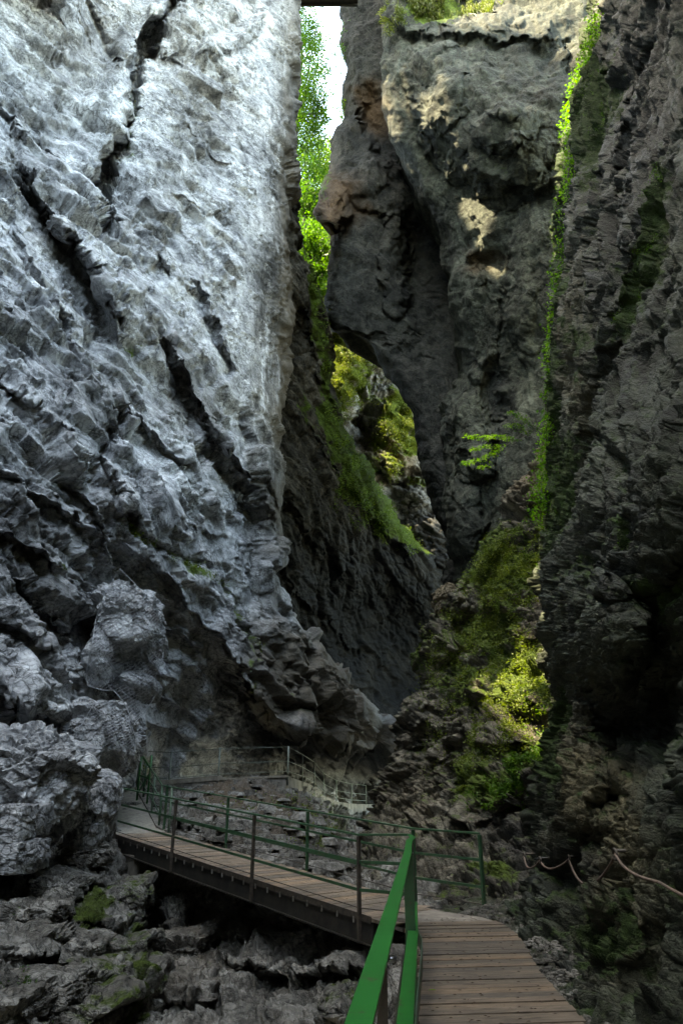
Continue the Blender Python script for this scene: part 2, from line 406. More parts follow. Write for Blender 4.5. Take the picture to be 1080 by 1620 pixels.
farrock = rock_mat('rock_far', (.07, .063, .052), (.2, .187, .165), (.36, .345, .32), .5, .5, .5, .9, .8, wet_shade_col=(.006, .0065, .008), spec=.1, moss=(.085, .11, .014), brown=(.25, .17, .08))
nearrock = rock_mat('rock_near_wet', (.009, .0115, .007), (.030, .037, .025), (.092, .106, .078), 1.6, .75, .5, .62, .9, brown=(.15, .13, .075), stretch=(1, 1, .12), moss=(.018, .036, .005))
tuft = rock_mat('tufa_slope', (.03, .026, .019), (.11, .096, .074), (.27, .24, .19), 1.3, .35, .6, .9, 1., brown=(.2, .15, .09), moss=(.06, .09, .012))
ravine = rock_mat('ravine_rock', (.04, .038, .033), (.16, .15, .135), (.42, .405, .375), 1.3, .4, .7, .75, 1., brown=(.13, .095, .065), moss=(.04, .06, .006))

# ---- A: tall pale cliff on the left
fe = [
 ('crack', [(285, -30), (262, 20), (235, 70), (214, 108), (208, 150), (208, 190), (186, 238), (164, 288), (163, 318), (180, 360)], 6., 9, 1), ('ledge', [(180, 360), (163, 318), (164, 288), (186, 238), (208, 190), (208, 150), (214, 108), (235, 70), (262, 20), (285, -30)], .9, 24),
 ('ledge', [(228, 118), (285, 100), (330, 78), (380, 48), (415, 20), (440, -30)][::-1], 1.0, 24),
 ('bulge', 330, 20, 95, 70, -15, .8),
 ('blob', 160, 70, 45, 75, 20, -1.2), ('crack', [(128, -10), (158, 55), (190, 110)], 1.2, 9), ('crack', [(100, 60), (86, 100), (66, 112)], .6, 5),
 ('ledge', [(22, 240), (55, 300), (95, 355), (130, 400), (165, 460), (190, 520), (205, 560)], 2.2, 27),
 ('ledge', [(0, 330), (40, 420), (90, 500), (150, 590)], .5, 20),
 ('ledge', [(300, 430), (322, 470), (345, 520), (368, 560), (380, 600)], 1.0, 20), ('crack', [(318, 440), (345, 470), (365, 520)], .7, 10),
 ('ledge', [(240, 412), (275, 430)], .6, 10), ('ledge', [(250, 500), (290, 575), (330, 650), (352, 705), (380, 733), (402, 768), (418, 830), (432, 885)], 2.3, 26),
 ('crack', [(395, 745), (420, 800), (434, 870)], 2.2, 11),
 ('ledge', [(205, 640), (235, 668), (258, 702), (285, 728), (305, 748)], 1.1, 16), ('blob', 165, 690, 17, 30, 15, -1.6), ('crack', [(150, 705), (172, 665), (195, 640)], .8, 7),
 ('ledge', [(150, 700), (175, 740), (195, 790), (180, 815), (182, 850)], .9, 15),
 ('ledge', [(178, 800), (205, 808), (225, 830)], 1.0, 12),
 ('ledge', [(186, 846), (225, 880), (262, 905), (285, 935), (300, 965)], 1.4, 18),
 ('crack', [(190, 832), (240, 860), (300, 885), (350, 902), (372, 945), (392, 1000)], .7, 5),
 ('ledge', [(262, 1000), (290, 1008), (322, 1030)], 1.0, 13), ('ledge', [(315, 835), (335, 850), (350, 840)], .5, 8),
 ('ledge', [(-20, 1085), (30, 1108), (75, 1135), (130, 1160)], 2.0, 20),
 ('ledge', [(410, 1100), (440, 1138), (480, 1158), (540, 1172), (600, 1190), (655, 1215)], 5.5, 40, 1),
 ('ledge', [(430, 1095), (480, 1120), (540, 1140), (600, 1175)], .7, 9),
 ('ledge', [(240, 1140), (275, 1165), (330, 1180)], .8, 10), ('ledge', [(235, 1095), (290, 1125), (330, 1150)], .7, 10), ('ledge', [(225, 1060), (300, 1090)], .5, 9),
 ('ledge', [(-20, 600), (50, 640), (90, 690), (115, 720)], .9, 15), ('ledge', [(-20, 735), (60, 770), (120, 820), (160, 860)], .9, 15),
 ('ledge', [(-20, 830), (35, 855), (80, 885), (95, 915)], 1.1, 14), ('ledge', [(20, 905), (70, 945), (110, 985), (135, 1030)], 1.2, 15), ('ledge', [(-20, 960), (30, 990), (70, 1040)], .9, 14),
 ('ledge', [(60, 640), (110, 700), (150, 745)], .6, 12), ('ledge', [(110, 745), (150, 800), (165, 850), (170, 900)], .8, 12),
 ('ledge', [(390, 640), (402, 680), (400, 730)], .4, 7), ('ledge', [(280, 190), (330, 230), (375, 280)], .25, 9), ('ledge', [(250, 300), (310, 330), (375, 340)], .25, 9),
 ('ledge', [(60, 170), (70, 215), (105, 255)], .5, 12), ('ledge', [(-20, 150), (20, 190), (40, 240)], .6, 14),
 ('crack', [(372, 560), (350, 600), (362, 680)], .5, 6),

]
ctA = [(0, 0, 22), (0, 400, 19), (0, 800, 17), (0, 1100, 15.6), (0, 1400, 16), (200, 0, 27), (200, 400, 24), (200, 800, 21.5), (130, 950, 20.3), (130, 1150, 20.5), (200, 1000, 23.0), (205, 1180, 24.2), (160, 1300, 22.0),
       (350, 0, 31), (350, 400, 28.5), (350, 800, 27), (300, 1000, 26.5), (280, 1130, 27.8), (240, 1215, 27.2), (300, 1200, 31.5), (370, 1180, 32), (430, 1050, 32), (460, 1190, 34), (470, 0, 35), (466, 300, 34), (452, 600, 33), (432, 870, 32),
       (520, 1060, 38), (600, 1140, 44), (640, 1190, 48), (620, 1260, 56), (500, 1260, 44), (400, 1290, 36), (300, 1290, 34), (-30, 1300, 16)]
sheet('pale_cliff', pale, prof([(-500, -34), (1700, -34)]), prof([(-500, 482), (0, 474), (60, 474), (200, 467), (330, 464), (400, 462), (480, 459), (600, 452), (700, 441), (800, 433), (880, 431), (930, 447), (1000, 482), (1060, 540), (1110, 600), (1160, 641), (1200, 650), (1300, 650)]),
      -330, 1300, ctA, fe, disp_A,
      [('stain', 448, 330, 26, 460, 2, 1.), ('stain', 240, 330, 50, 90, 0, .45), ('stain', 330, 150, 80, 60, 10, .45), ('stain', 60, 330, 60, 120, -30, .5), ('stain', 330, 640, 60, 120, -30, .55), ('stain', 150, 620, 80, 70, 30, .5), ('stain', 60, 860, 90, 120, 20, .5), ('stain', 300, 860, 80, 80, 30, .35), ('stain', 410, 500, 26, 200, 0, .6), ('stain', 425, 720, 26, 220, 4, .9), ('stain', 300, 250, 60, 100, 10, .35), ('stain', 90, 110, 60, 120, 10, .5), ('stain', 500, 1080, 140, 90, 40, .7), ('stain', 120, 980, 120, 120, 0, .35), ('brown', 450, 650, 20, 300, 4, .7), ('brown', 460, 300, 14, 420, 2, .85), ('brown', 300, 640, 60, 60, 30, .35), ('brown', 470, 1080, 120, 80, 40, .75), ('brown', 540, 1130, 150, 90, 40, 1.), ('wet', 540, 1235, 150, 40, 15, 1.), ('wet', 470, 1190, 60, 14, 20, .8), ('brown', 260, 540, 30, 20, 30, .95), ('brown', 340, 790, 16, 30, 10, .35), ('brown', 425, 820, 15, 80, 0, .6),  # low dark patches paint the overhang's shade into the rock colour
       ('moss', 205, 180, 14, 90, 0, .35), ('moss', 215, 552, 22, 8, 10, .5), ('moss', 215, 840, 28, 8, 35, .6), ('moss', 320, 905, 50, 8, 25, .55), ('moss', 380, 985, 10, 60, -20, .5), ('moss', 390, 1060, 15, 40, 0, .35), ('moss', 245, 1225, 18, 9, 0, .5), ('moss', 470, 1120, 60, 30, 35, .32), ('moss', 20, 880, 12, 30, 0, .25), ('moss', 100, 900, 20, 8, 30, .5), ('moss', 220, 250, 60, 14, 0, .22),
       ('wet', 180, 100, 12, 160, 20, .5), ('wet', 620, 1150, 40, 60, 30, .5), ('wet', 60, 700, 160, 200, 40, .12), ('wet', 90, 1000, 140, 150, 0, .12), ('wet', 350, 500, 22, 45, -25, .35), ('wet', 90, 400, 20, 120, -40, .3), ('brown', 90, 400, 20, 120, -40, .5), ('brown', 150, 50, 50, 60, 0, .4), ('brown', 320, 50, 90, 40, -20, .35)],
      roll=(0, 2.2), rollw=(30, 13), jitter=3.,
      skirts={'R': (-6, 7, 0), 'T': (-14, 3, 0), 'L': (-2, -40, 0), 'B': (0, 0, -6)})
# ---- B: darker mossy mass behind it
feB = [('blob', 560, 1000, 120, 110, 40, -5), ('ledge', [(470, 640), (520, 720), (575, 790), (620, 850), (660, 900)], .9, 18), ('ledge', [(440, 760), (500, 860), (560, 930)], .8, 16), ('ledge', [(432, 840), (470, 940), (540, 1010), (600, 1060)], 1., 18), ('ledge', [(480, 470), (495, 560), (530, 660)], .8, 10)]
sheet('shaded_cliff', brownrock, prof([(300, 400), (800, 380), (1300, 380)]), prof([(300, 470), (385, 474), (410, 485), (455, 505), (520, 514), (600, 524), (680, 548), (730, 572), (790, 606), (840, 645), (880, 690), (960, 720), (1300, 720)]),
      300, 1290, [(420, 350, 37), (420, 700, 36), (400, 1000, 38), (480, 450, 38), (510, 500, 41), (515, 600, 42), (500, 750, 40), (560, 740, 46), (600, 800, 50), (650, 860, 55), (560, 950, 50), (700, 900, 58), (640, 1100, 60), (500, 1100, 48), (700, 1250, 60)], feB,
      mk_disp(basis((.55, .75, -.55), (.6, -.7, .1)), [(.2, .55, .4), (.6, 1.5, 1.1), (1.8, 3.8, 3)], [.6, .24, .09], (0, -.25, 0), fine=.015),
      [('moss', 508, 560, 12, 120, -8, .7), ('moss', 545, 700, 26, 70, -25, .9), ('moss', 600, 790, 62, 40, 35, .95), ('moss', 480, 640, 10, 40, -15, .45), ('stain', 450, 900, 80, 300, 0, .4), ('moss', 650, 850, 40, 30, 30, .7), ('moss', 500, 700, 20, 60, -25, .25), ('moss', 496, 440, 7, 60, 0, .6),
       ('wet', 600, 980, 110, 150, 40, 1.), ('wet', 700, 1100, 100, 200, 0, 1.), ('wet', 640, 1220, 120, 80, 0, 1.), ('wet', 620, 860, 60, 60, 40, .8), ('wet', 520, 920, 70, 90, 50, .7), ('wet', 560, 1080, 160, 90, 20, 1.)],  # damp rock, with the cleft's darkness painted into its colour
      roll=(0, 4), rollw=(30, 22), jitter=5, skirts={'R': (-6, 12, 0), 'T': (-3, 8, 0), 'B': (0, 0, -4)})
# ---- C: sunlit moss-hung cliff at the far end, damp rock below with the cleft's darkness painted in
feC = [('bulge', 545, 600, 48, 66, 12, 3.5), ('bulge', 630, 700, 45, 60, 0, 3.), ('crack', [(585, 560), (572, 620), (575, 690)], 2.5, 10), ('ledge', [(580, 720), (630, 745), (670, 740)], 2.5, 18), ('ledge', [(560, 650), (600, 690), (650, 720)], 1.2, 12), ('bulge', 680, 850, 40, 60, 0, 2.5), ('bulge', 660, 780, 30, 20, 0, 2), ('bulge', 600, 640, 30, 40, 20, 1.5)]
sheet('mossy_cliff', farrock, prof([(380, 440), (1300, 440)]), prof([(380, 760), (1300, 790)]),
      400, 1300, [(450, 400, 58), (640, 400, 62), (520, 500, 59), (560, 560, 62), (640, 640, 64), (560, 700, 60), (640, 760, 62), (760, 700, 64), (690, 860, 62), (560, 900, 62), (700, 950, 63), (640, 1100, 66), (760, 1100, 60), (560, 1290, 62), (760, 1290, 60)], feC,
      mk_disp(basis((1, .2, -.5), (0, -1, .1)), [(.3, .6, .5), (1, 2, 1.6)], [.9, .35], (0, -.6, 0), low=.5),
      [('moss', 545, 590, 50, 62, 12, 1.), ('moss', 632, 672, 40, 40, 20, 1.), ('moss', 640, 640, 34, 26, 0, .8), ('moss', 605, 735, 40, 20, 0, .5), ('moss', 520, 500, 20, 80, 0, 1.), ('moss', 660, 760, 20, 14, 0, .5),
       ('brown', 620, 700, 40, 50, 0, .6), ('wet', 690, 860, 70, 80, 0, .75), ('wet', 640, 1000, 220, 130, 0, 1.), ('wet', 640, 1200, 260, 130, 0, 1.), ('wet', 590, 670, 14, 50, 0, .7)],
      step=1.9, skirts={'T': (0, 10, 0), 'B': (0, 0, -4)})
# ---- D2: dark back part of the great overhang, with the nose of brown rock
feD2 = [('ledge', [(560, 120), (566, 200), (600, 270), (640, 300), (700, 350)][::-1], 1.5, 30), ('bulge', 520, 332, 34, 30, -30, 2.5), ('ledge', [(500, 352), (525, 350), (545, 365)], 2.2, 14), ('crack', [(520, 300), (545, 320), (590, 318), (650, 270)], .5, 6), ('crack', [(655, 330), (655, 420), (670, 520), (665, 600)], 2.6, 26), ('bulge', 625, 420, 26, 90, 0, 1.2),
        ('bulge', 600, 300, 60, 40, 10, .8), ('ledge', [(530, 520), (600, 520), (660, 560)], .6, 20)]
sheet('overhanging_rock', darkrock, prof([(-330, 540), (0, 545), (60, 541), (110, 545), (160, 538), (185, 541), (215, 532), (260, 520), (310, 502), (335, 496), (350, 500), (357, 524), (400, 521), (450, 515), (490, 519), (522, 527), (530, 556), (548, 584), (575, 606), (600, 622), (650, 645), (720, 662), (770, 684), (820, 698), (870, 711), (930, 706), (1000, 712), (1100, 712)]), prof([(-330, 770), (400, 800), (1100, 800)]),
      -330, 1100, [(545, 0, 46), (545, 200, 45), (505, 340, 43), (520, 450, 43), (560, 540, 43), (640, 640, 42), (700, 850, 41), (720, 1050, 41), (600, 100, 43), (650, 250, 44), (700, 400, 45), (700, 600, 43), (780, 700, 40), (760, 1000, 39), (780, 200, 44)], feD2, disp_smoothrock,
      [('brown', 520, 325, 45, 45, 0, .9), ('brown', 585, 165, 22, 32, 0, .8), ('brown', 605, 200, 16, 30, -30, .8), ('moss', 640, 30, 40, 20, 0, .3), ('wet', 700, 430, 60, 90, 0, .55), ('wet', 600, 230, 50, 40, 0, .5), ('moss', 510, 290, 12, 40, 20, .45), ('wet', 700, 950, 60, 120, 0, .6), ('moss', 580, 480, 40, 60, 0, .15)],
      roll=(3.5, 0), rollw=(26, 30), jitter=3, skirts={'L': (4, 6, 0), 'T': (6, 6, 0), 'R': (6, 2, 0), 'B': (0, 2, -3)})
# ---- D1: great grey-green bulge in front of it
feD1 = [('bulge', 780, 160, 130, 150, 0, 2.0), ('bulge', 800, 205, 55, 40, -10, 1.4), ('bulge', 800, 175, 26, 18, 0, .8), ('bulge', 812, 222, 22, 14, -15, .8), ('ledge', [(560, -20), (640, 50), (780, 60), (930, 70)], .8, 16), ('ledge', [(700, 180), (760, 275), (840, 300), (900, 285)], .9, 24), ('crack', [(665, 240), (700, 260), (735, 300)], .7, 10),
        ('crack', [(740, 300), (790, 330), (900, 292)], .8, 10), ('blob', 765, 415, 22, 16, 0, -1.3), ('crack', [(775, 560), (780, 620), (790, 680)], 1.8, 18), ('bulge', 740, 500, 50, 110, -12, 1.2), ('bulge', 840, 440, 50, 120, 0, 1.0), ('bulge', 745, 690, 40, 80, -10, 1.6), ('bulge', 720, 820, 50, 70, 0, 1.2), ('crack', [(830, 380), (860, 460), (850, 560)], .7, 12), ('bulge', 690, 130, 50, 90, 0, 1.), ('ledge', [(690, 620), (720, 700), (780, 760)], .6, 16)]
sheet('hanging_bulge', bulgerock, prof([(-330, 590), (0, 608), (60, 604), (100, 600), (170, 606), (215, 618), (245, 634), (270, 640), (300, 652), (335, 678), (360, 690), (420, 702), (480, 718), (540, 728), (600, 722), (640, 702), (700, 696), (760, 702), (820, 706), (880, 716), (940, 722), (1000, 730), (1100, 730)]), prof([(-330, 1010), (0, 985), (1100, 960)]),
      -330, 1100, [(608, 0, 36), (600, 170, 36), (690, 350, 36), (720, 500, 37), (700, 700, 37), (715, 880, 36), (740, 1000, 35), (780, 0, 34), (780, 200, 31.5), (780, 400, 32.5), (800, 600, 33), (790, 800, 33), (980, 0, 30), (980, 200, 28), (980, 500, 28), (980, 900, 28)], feD1, disp_smoothrock,
      [('brown', 600, 190, 14, 40, 0, .6), ('moss', 760, 290, 40, 60, 30, .3), ('moss', 690, 15, 70, 20, 0, .8), ('moss', 800, 500, 60, 80, 0, .14), ('brown', 765, 415, 25, 20, 0, .6), ('wet', 790, 640, 24, 60, 0, .6), ('wet', 740, 30, 100, 18, 0, .35), ('wet', 740, 860, 50, 90, 0, .45), ('moss', 700, 650, 30, 60, 0, .15)],
      roll=(4, 0), rollw=(26, 30), jitter=4, skirts={'L': (4, 9, 0), 'T': (5, 12, 2), 'R': (8, 0, 0), 'B': (0, 2, -3)})
# ---- E: planted tufa slope
feE = [('bulge', 712, 955, 30, 24, -10, 1.2), ('bulge', 690, 1010, 28, 40, 10, 1.4), ('bulge', 655, 1130, 30, 22, 0, .8), ('ledge', [(730, 1090), (770, 1100), (830, 1120), (870, 1110)], 1.2, 16), ('ledge', [(720, 1170), (780, 1180), (850, 1170)], .9, 14), ('ledge', [(700, 1290), (760, 1300), (830, 1260)], .8, 12), ('ledge', [(780, 980), (830, 1010), (870, 1000)], .7, 12), ('bulge', 810, 1235, 60, 34, -35, 1.2), ('ledge', [(740, 1290), (790, 1240), (850, 1200)][::-1], .8, 12),
       ('bulge', 850, 760, 26, 50, 10, .8), ('crack', [(700, 1150), (705, 1230), (730, 1340)], .8, 10), ('ledge', [(640, 1180), (680, 1190), (700, 1230)], .6, 9), ('ledge', [(600, 1290), (660, 1300), (700, 1320)], .6, 10)]
sheet('planted_slope', tuft, prof([(600, 900), (680, 872), (720, 842), (780, 815), (820, 788), (860, 770), (900, 745), (925, 712), (945, 702), (975, 690), (1000, 672), (1040, 650), (1080, 668), (1130, 640), (1180, 628), (1230, 606), (1280, 590), (1320, 560), (1500, 560), (1640, 560)]), prof([(600, 950), (1200, 950), (1640, 930)]),
      600, 1500, [(870, 650, 24), (860, 760, 22), (900, 900, 19), (770, 880, 23), (710, 950, 25.5), (800, 1000, 20.5), (670, 1060, 25), (900, 1100, 16), (780, 1150, 18), (640, 1150, 24), (860, 1250, 14.5), (720, 1250, 18.5), (610, 1270, 24), (600, 1350, 19), (700, 1380, 15.5), (780, 1400, 13.4), (850, 1400, 12.6), (770, 1460, 12.6), (650, 1440, 14.5), (930, 1480, 12)], feE,
      mk_disp(basis((1, -.3, -.3), (-.4, -.85, .3)), [(.6, 1.1, .9), (1.8, 2.8, 2.4), (4.5, 7, 6)], [.5, .26, .11], (0, -.5, 0), fine=.05),
      [('moss', 800, 900, 60, 50, 0, .75), ('moss', 770, 1000, 50, 40, 0, .55), ('moss', 820, 1070, 50, 40, 0, .6), ('moss', 810, 1220, 70, 26, -35, .9), ('moss', 740, 1240, 30, 50, 0, .4), ('moss', 650, 1060, 20, 60, 20, .55), ('moss', 868, 820, 15, 90, 0, .8), ('moss', 730, 1080, 30, 30, 0, .35), ('moss', 800, 1400, 50, 30, 0, .3),
       ('brown', 840, 740, 30, 60, 10, .7), ('brown', 640, 1260, 60, 60, 0, .3), ('wet', 820, 1330, 60, 90, 0, .7), ('wet', 790, 1120, 60, 25, 0, .4), ('wet', 760, 1420, 90, 40, 0, .5)],
      base={'moss': .22}, roll=(2.5, 0), rollw=(24, 30), jitter=7, step=1.6, skirts={'L': (3, 7, 0), 'T': (3, 6, 0), 'R': (5, 2, 0), 'B': (0, 0, -3)})
# ---- G: rubble slope under the far path and the ravine wall beneath the footbridge
feG = [('ledge', [(250, 1420), (330, 1430), (420, 1450), (560, 1480)], .9, 22), ('ledge', [(340, 1530), (430, 1540), (520, 1545), (600, 1540)], 1.2, 18), ('ledge', [(300, 1480), (400, 1490), (480, 1500)], .6, 12), ('crack', [(225, 1390), (235, 1450), (245, 1520), (240, 1640)], 2.6, 22), ('bulge', 300, 1570, 45, 40, 0, .8), ('bulge', 545, 1590, 36, 34, 0, 1.2), ('crack', [(350, 1470), (345, 1560), (350, 1640)], .7, 8), ('ledge', [(250, 1300), (330, 1310), (400, 1330)], .5, 8), ('bulge', 275, 1450, 30, 40, 0, .7)]
sheet('ravine_wall', ravine, prof([(1200, 186), (1700, 170)]), prof([(1200, 680), (1700, 700)]),
      1238, 1660, [(200, 1236, 27.5), (270, 1240, 29.4), (340, 1240, 29.6), (400, 1240, 30.3), (455, 1243, 31.2), (500, 1262, 38), (560, 1290, 47), (660, 1290, 44), (220, 1300, 22.9), (240, 1330, 21.6), (357, 1342, 19.4), (485, 1372, 17.6), (600, 1410, 15.2), (690, 1440, 13.3), (250, 1450, 17.4), (400, 1450, 16.4), (560, 1500, 13.2), (400, 1620, 12.3), (250, 1620, 13), (560, 1620, 10), (690, 1620, 9)], feG,
      mk_disp(M_H, [(.5, .9, .8), (1.6, 2.8, 2.4), (4, 7, 6)], [.35, .2, .08], (0, -.7, 0), fine=.045, low=.2),
      [('brown', 420, 1300, 180, 60, 15, .6), ('stain', 380, 1320, 200, 80, 10, .6), ('moss', 520, 1300, 60, 30, 20, .35), ('moss', 380, 1290, 60, 20, 0, .25), ('moss', 480, 1340, 40, 20, 0, .3), ('brown', 330, 1255, 60, 14, 10, .9), ('brown', 450, 1280, 120, 30, 10, .4), ('wet', 430, 1600, 160, 40, 0, .25), ('wet', 600, 1500, 80, 60, 0, .3), ('wet', 240, 1480, 26, 120, 0, .8), ('brown', 290, 1540, 60, 70, 0, .5), ('moss', 350, 1490, 10, 30, 0, .4), ('moss', 560, 1610, 26, 30, 0, .4)],
      step=1.6, skirts={'T': (0, .5, -1.2), 'L': (-2, 4, 0), 'R': (1.5, -1, -1), 'B': (0, -1, -5)})
# ---- I: mossy terraced rocks at the lower left
feI = [('ledge', [(-20, 1440), (60, 1450), (140, 1470), (240, 1490)], .5, 14), ('ledge', [(-20, 1530), (80, 1525), (160, 1520), (245, 1510)], .9, 16), ('ledge', [(-20, 1580), (100, 1590), (220, 1580)], .6, 12), ('bulge', 150, 1435, 60, 26, 20, .6), ('bulge', 205, 1540, 40, 60, 0, .6), ('blob', 45, 1395, 60, 18, 10, -1.6), ('crack', [(180, 1500), (178, 1560)], .8, 7)]
sheet('mossy_terrace', ravine, prof([(1300, -30), (1700, -30)]), prof([(1300, 160), (1360, 200), (1400, 215), (1480, 235), (1540, 246), (1600, 250), (1700, 250)]),
      1325, 1660, [(0, 1350, 16.5), (160, 1340, 18.4), (200, 1380, 17.9), (0, 1420, 13.8), (110, 1420, 15.2), (215, 1440, 16.6), (0, 1620, 9.8), (240, 1620, 12.6), (100, 1520, 12.4), (240, 1520, 14.2)], feI,
      mk_disp(M_H, [(.5, 1.1, .9), (1.7, 3, 2.6), (4.4, 8, 7)], [.22, .13, .06], (0, -.7, 0), fine=.045, low=.2),
      [('moss', 150, 1440, 30, 26, 20, .75), ('moss', 200, 1540, 36, 60, 0, .42), ('moss', 90, 1480, 60, 22, 10, .5), ('moss', 60, 1580, 50, 40, 0, .4), ('moss', 215, 1475, 20, 14, 0, .6), ('wet', 40, 1385, 60, 18, 0, .8), ('moss', 210, 1600, 30, 30, 0, .5)],
      roll=(0, 1.6), rollw=(30, 20), jitter=5, step=1.5, skirts={'R': (-.6, 3, 0), 'T': (0, 2, 0), 'L': (-5, -2, 0), 'B': (0, -1.5, -5)})
# ---- F: near right-hand wall
feF = [('ledge', [(1090, 1090), (1020, 1075), (960, 1060), (925, 1085), (905, 1120), (930, 1165), (980, 1190), (1040, 1215), (1090, 1230)][::-1], .0, 20),
       ('blob', 1010, 1160, 75, 62, 10, -1.5), ('blob', 1075, 1110, 50, 90, 0, -1.2), ('bulge', 950, 1000, 85, 95, -20, .9), ('bulge', 1040, 800, 90, 160, 20, .6), ('crack', [(1060, 330), (1010, 540), (975, 620), (930, 760), (905, 860)], .6, 14), ('crack', [(900, 640), (880, 780), (868, 880)], .35, 8),
       ('crack', [(930, 150), (905, 400), (895, 640)], .4, 12), ('crack', [(985, 0), (975, 250), (960, 520)], .45, 9), ('crack', [(1030, 0), (1010, 300), (1000, 500)], .4, 8), ('bulge', 935, 1220, 42, 110, 0, .35), ('blob', 985, 1270, 25, 20, 0, -.6), ('blob', 960, 1340, 34, 24, 0, -.5), ('blob', 880, 1130, 18, 30, 0, -.6), ('blob', 905, 1390, 60, 26, 10, -.6), ('bulge', 1000, 1480, 60, 70, 0, .25), ('bulge', 880, 1240, 18, 60, 0, .3), ('ledge', [(940, 640), (1000, 700), (1020, 770), (1010, 850)], .4, 12), ('crack', [(1015, 1230), (1020, 1400)], .25, 7)]
def disp_F(B, PX, PY):
    up = 1-sstep(560, 900, PY+.6*(1080-PX)-60)                       # fluted, root-like upper part
    st = (B+fbm(B*.4, 3)[..., None]*.25)*np.array([1.6, 1.6, .16])
    fl = ridged(st*1.1, 4)*.22+ridged(st*3.0+5, 3)*.085
    lowf = crag(B, basis((.1, .55, -.8), (-1, 0, 0)), [(.9, 1.8, 1.4), (2.6, 5, 4), (7, 13, 11)], [.2, .12, .045], (0, -.5, 0), 1., .8, .3)
    drip = ridged(B*np.array([2.2, 2.2, .35]), 4)*.06*sstep(1100, 1180, PY)
    return fl*(.25+.75*up)+lowf*(1-.88*up)+drip+fbm(B*4, 4)*.02+fbm(B*.5, 3)*.18, None
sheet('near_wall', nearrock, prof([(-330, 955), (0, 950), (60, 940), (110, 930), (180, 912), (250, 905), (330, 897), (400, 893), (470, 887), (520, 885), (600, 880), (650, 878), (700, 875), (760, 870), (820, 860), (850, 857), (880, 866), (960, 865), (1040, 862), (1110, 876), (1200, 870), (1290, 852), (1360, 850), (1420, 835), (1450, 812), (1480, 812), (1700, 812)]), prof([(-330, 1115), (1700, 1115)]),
      -330, 1640, [(945, 0, 13), (893, 400, 13.5), (876, 700, 13.5), (860, 860, 13), (866, 1050, 12.3), (870, 1200, 11.8), (850, 1350, 11.3), (820, 1450, 10.9), (1000, 0, 10), (980, 400, 9.8), (980, 700, 9.2), (960, 950, 8.2), (960, 1200, 8.4), (960, 1400, 8.1), (900, 1500, 8.9), (870, 1530, 8.9), (930, 1580, 7.5), (1010, 1620, 6.3), (1095, 0, 8.2), (1095, 400, 7.4), (1095, 700, 6.6), (1095, 1000, 6.1), (1095, 1200, 6.2), (1095, 1400, 5.9), (1095, 1640, 5.4), (830, 1630, 8.6)], feF, disp_F,
      [('moss', 935, 110, 22, 90, 12, 1.), ('moss', 900, 420, 16, 200, 3, .9), ('moss', 880, 700, 12, 140, 3, .9), ('moss', 965, 150, 30, 60, 0, .6), ('moss', 950, 230, 22, 60, 0, .5), ('moss', 1040, 440, 14, 90, 18, .9), ('moss', 1075, 310, 18, 40, 10, .8), ('moss', 900, 780, 22, 80, 10, .5), ('moss', 945, 560, 20, 60, 0, .3), ('moss', 1000, 850, 14, 26, 0, .5), ('moss', 1060, 950, 40, 40, 0, .4), ('moss', 880, 1170, 26, 70, 0, .45), ('moss', 930, 900, 30, 40, 0, .2), ('moss', 980, 1500, 60, 60, 0, .42), ('moss', 900, 1120, 14, 30, 0, .4),
       ('brown', 930, 560, 30, 150, 0, .55), ('brown', 935, 1230, 42, 110, 0, 1.), ('stain', 950, 1270, 90, 160, 0, .9), ('stain', 1000, 300, 100, 400, 0, .5), ('brown', 1010, 1310, 40, 100, 0, 1.), ('brown', 990, 1500, 80, 90, 0, .6), ('brown', 1060, 1400, 40, 90, 0, .4),
       ('wet', 1010, 1150, 90, 60, 0, .9), ('wet', 1050, 200, 60, 300, 0, .5), ('wet', 900, 1380, 70, 40, 0, .7), ('wet', 920, 1540, 90, 50, 0, .7), ('wet', 980, 880, 60, 120, 20, .45), ('wet', 905, 250, 30, 300, 0, .4)],
      base={'moss': .3}, roll=(1.6, 0), rollw=(16, 30), jitter=5, step=1.7, skirts={'L': (3, 5, 0), 'R': (2.2, -24, 2), 'T': (8, 2, 3), 'B': (.3, -.2, -3)})
# ------------------------------------------------------------------ ground, sky backdrop hills
m, nt, b, out = new_mat('soil'); N = NT(nt)
N.l(N.ramp(N.noise(N.coords(), 3, 8, .7), [(.3, (.02, .022, .018)), (.7, (.07, .065, .05))]), b.inputs['Base Color']); b.inputs['Roughness'].default_value = .9
soil = m
gm = MB(); gm.add([(-400, -300, -14), (400, -300, -14), (400, 600, -14), (-400, 600, -14)], [(0, 1, 2, 3)]); tag(gm.build('ravine_floor', soil), kind='structure')
# rocky bank that carries the boardwalk
def bank():
    xs = np.arange(-.6, 4.6, .035); ys = np.arange(-4, 13.2, .035); X, Y = np.meshgrid(xs, ys)
    left = .04+.11*Y-.25
    z = -.17-6*sstep(.0, 1.1, left-X)+.0*X
    right = np.interp(Y, [-4, 0, 6, 9.5, 11, 13], [.6, 1.2, 1.8, 2.15, 2.0, 1.9])
    z = z+.10*sstep(0, .3, X-right)+.25*sstep(.25, 1.6, X-right)
    B = np.stack([X, Y, z], -1)
    z = z+(crag(B, np.eye(3), [(1.6, 2, 2), (5, 5, 5), (12, 12, 12)], [.07, .05, .02], (0, 0, 0))-.02)*(.25+.75*sstep(-.15, .1, X-right))
    r, c = X.shape; idx = np.arange(r*c).reshape(r, c)
    f = np.stack([idx[:-1, :-1], idx[:-1, 1:], idx[1:, 1:], idx[1:, :-1]], -1).reshape(-1, 4)
    me = np_mesh('ground', np.stack([X, Y, z], -1).reshape(-1, 3), f, 4)
    o = link('ground', me, nearrock); tag(o, kind='structure'); set_attr(me, 'wet', np.full(r*c, .35)); set_attr(me, 'moss', .2+0*X.ravel()); set_attr(me, 'brown', .3+0*X.ravel())
bank()
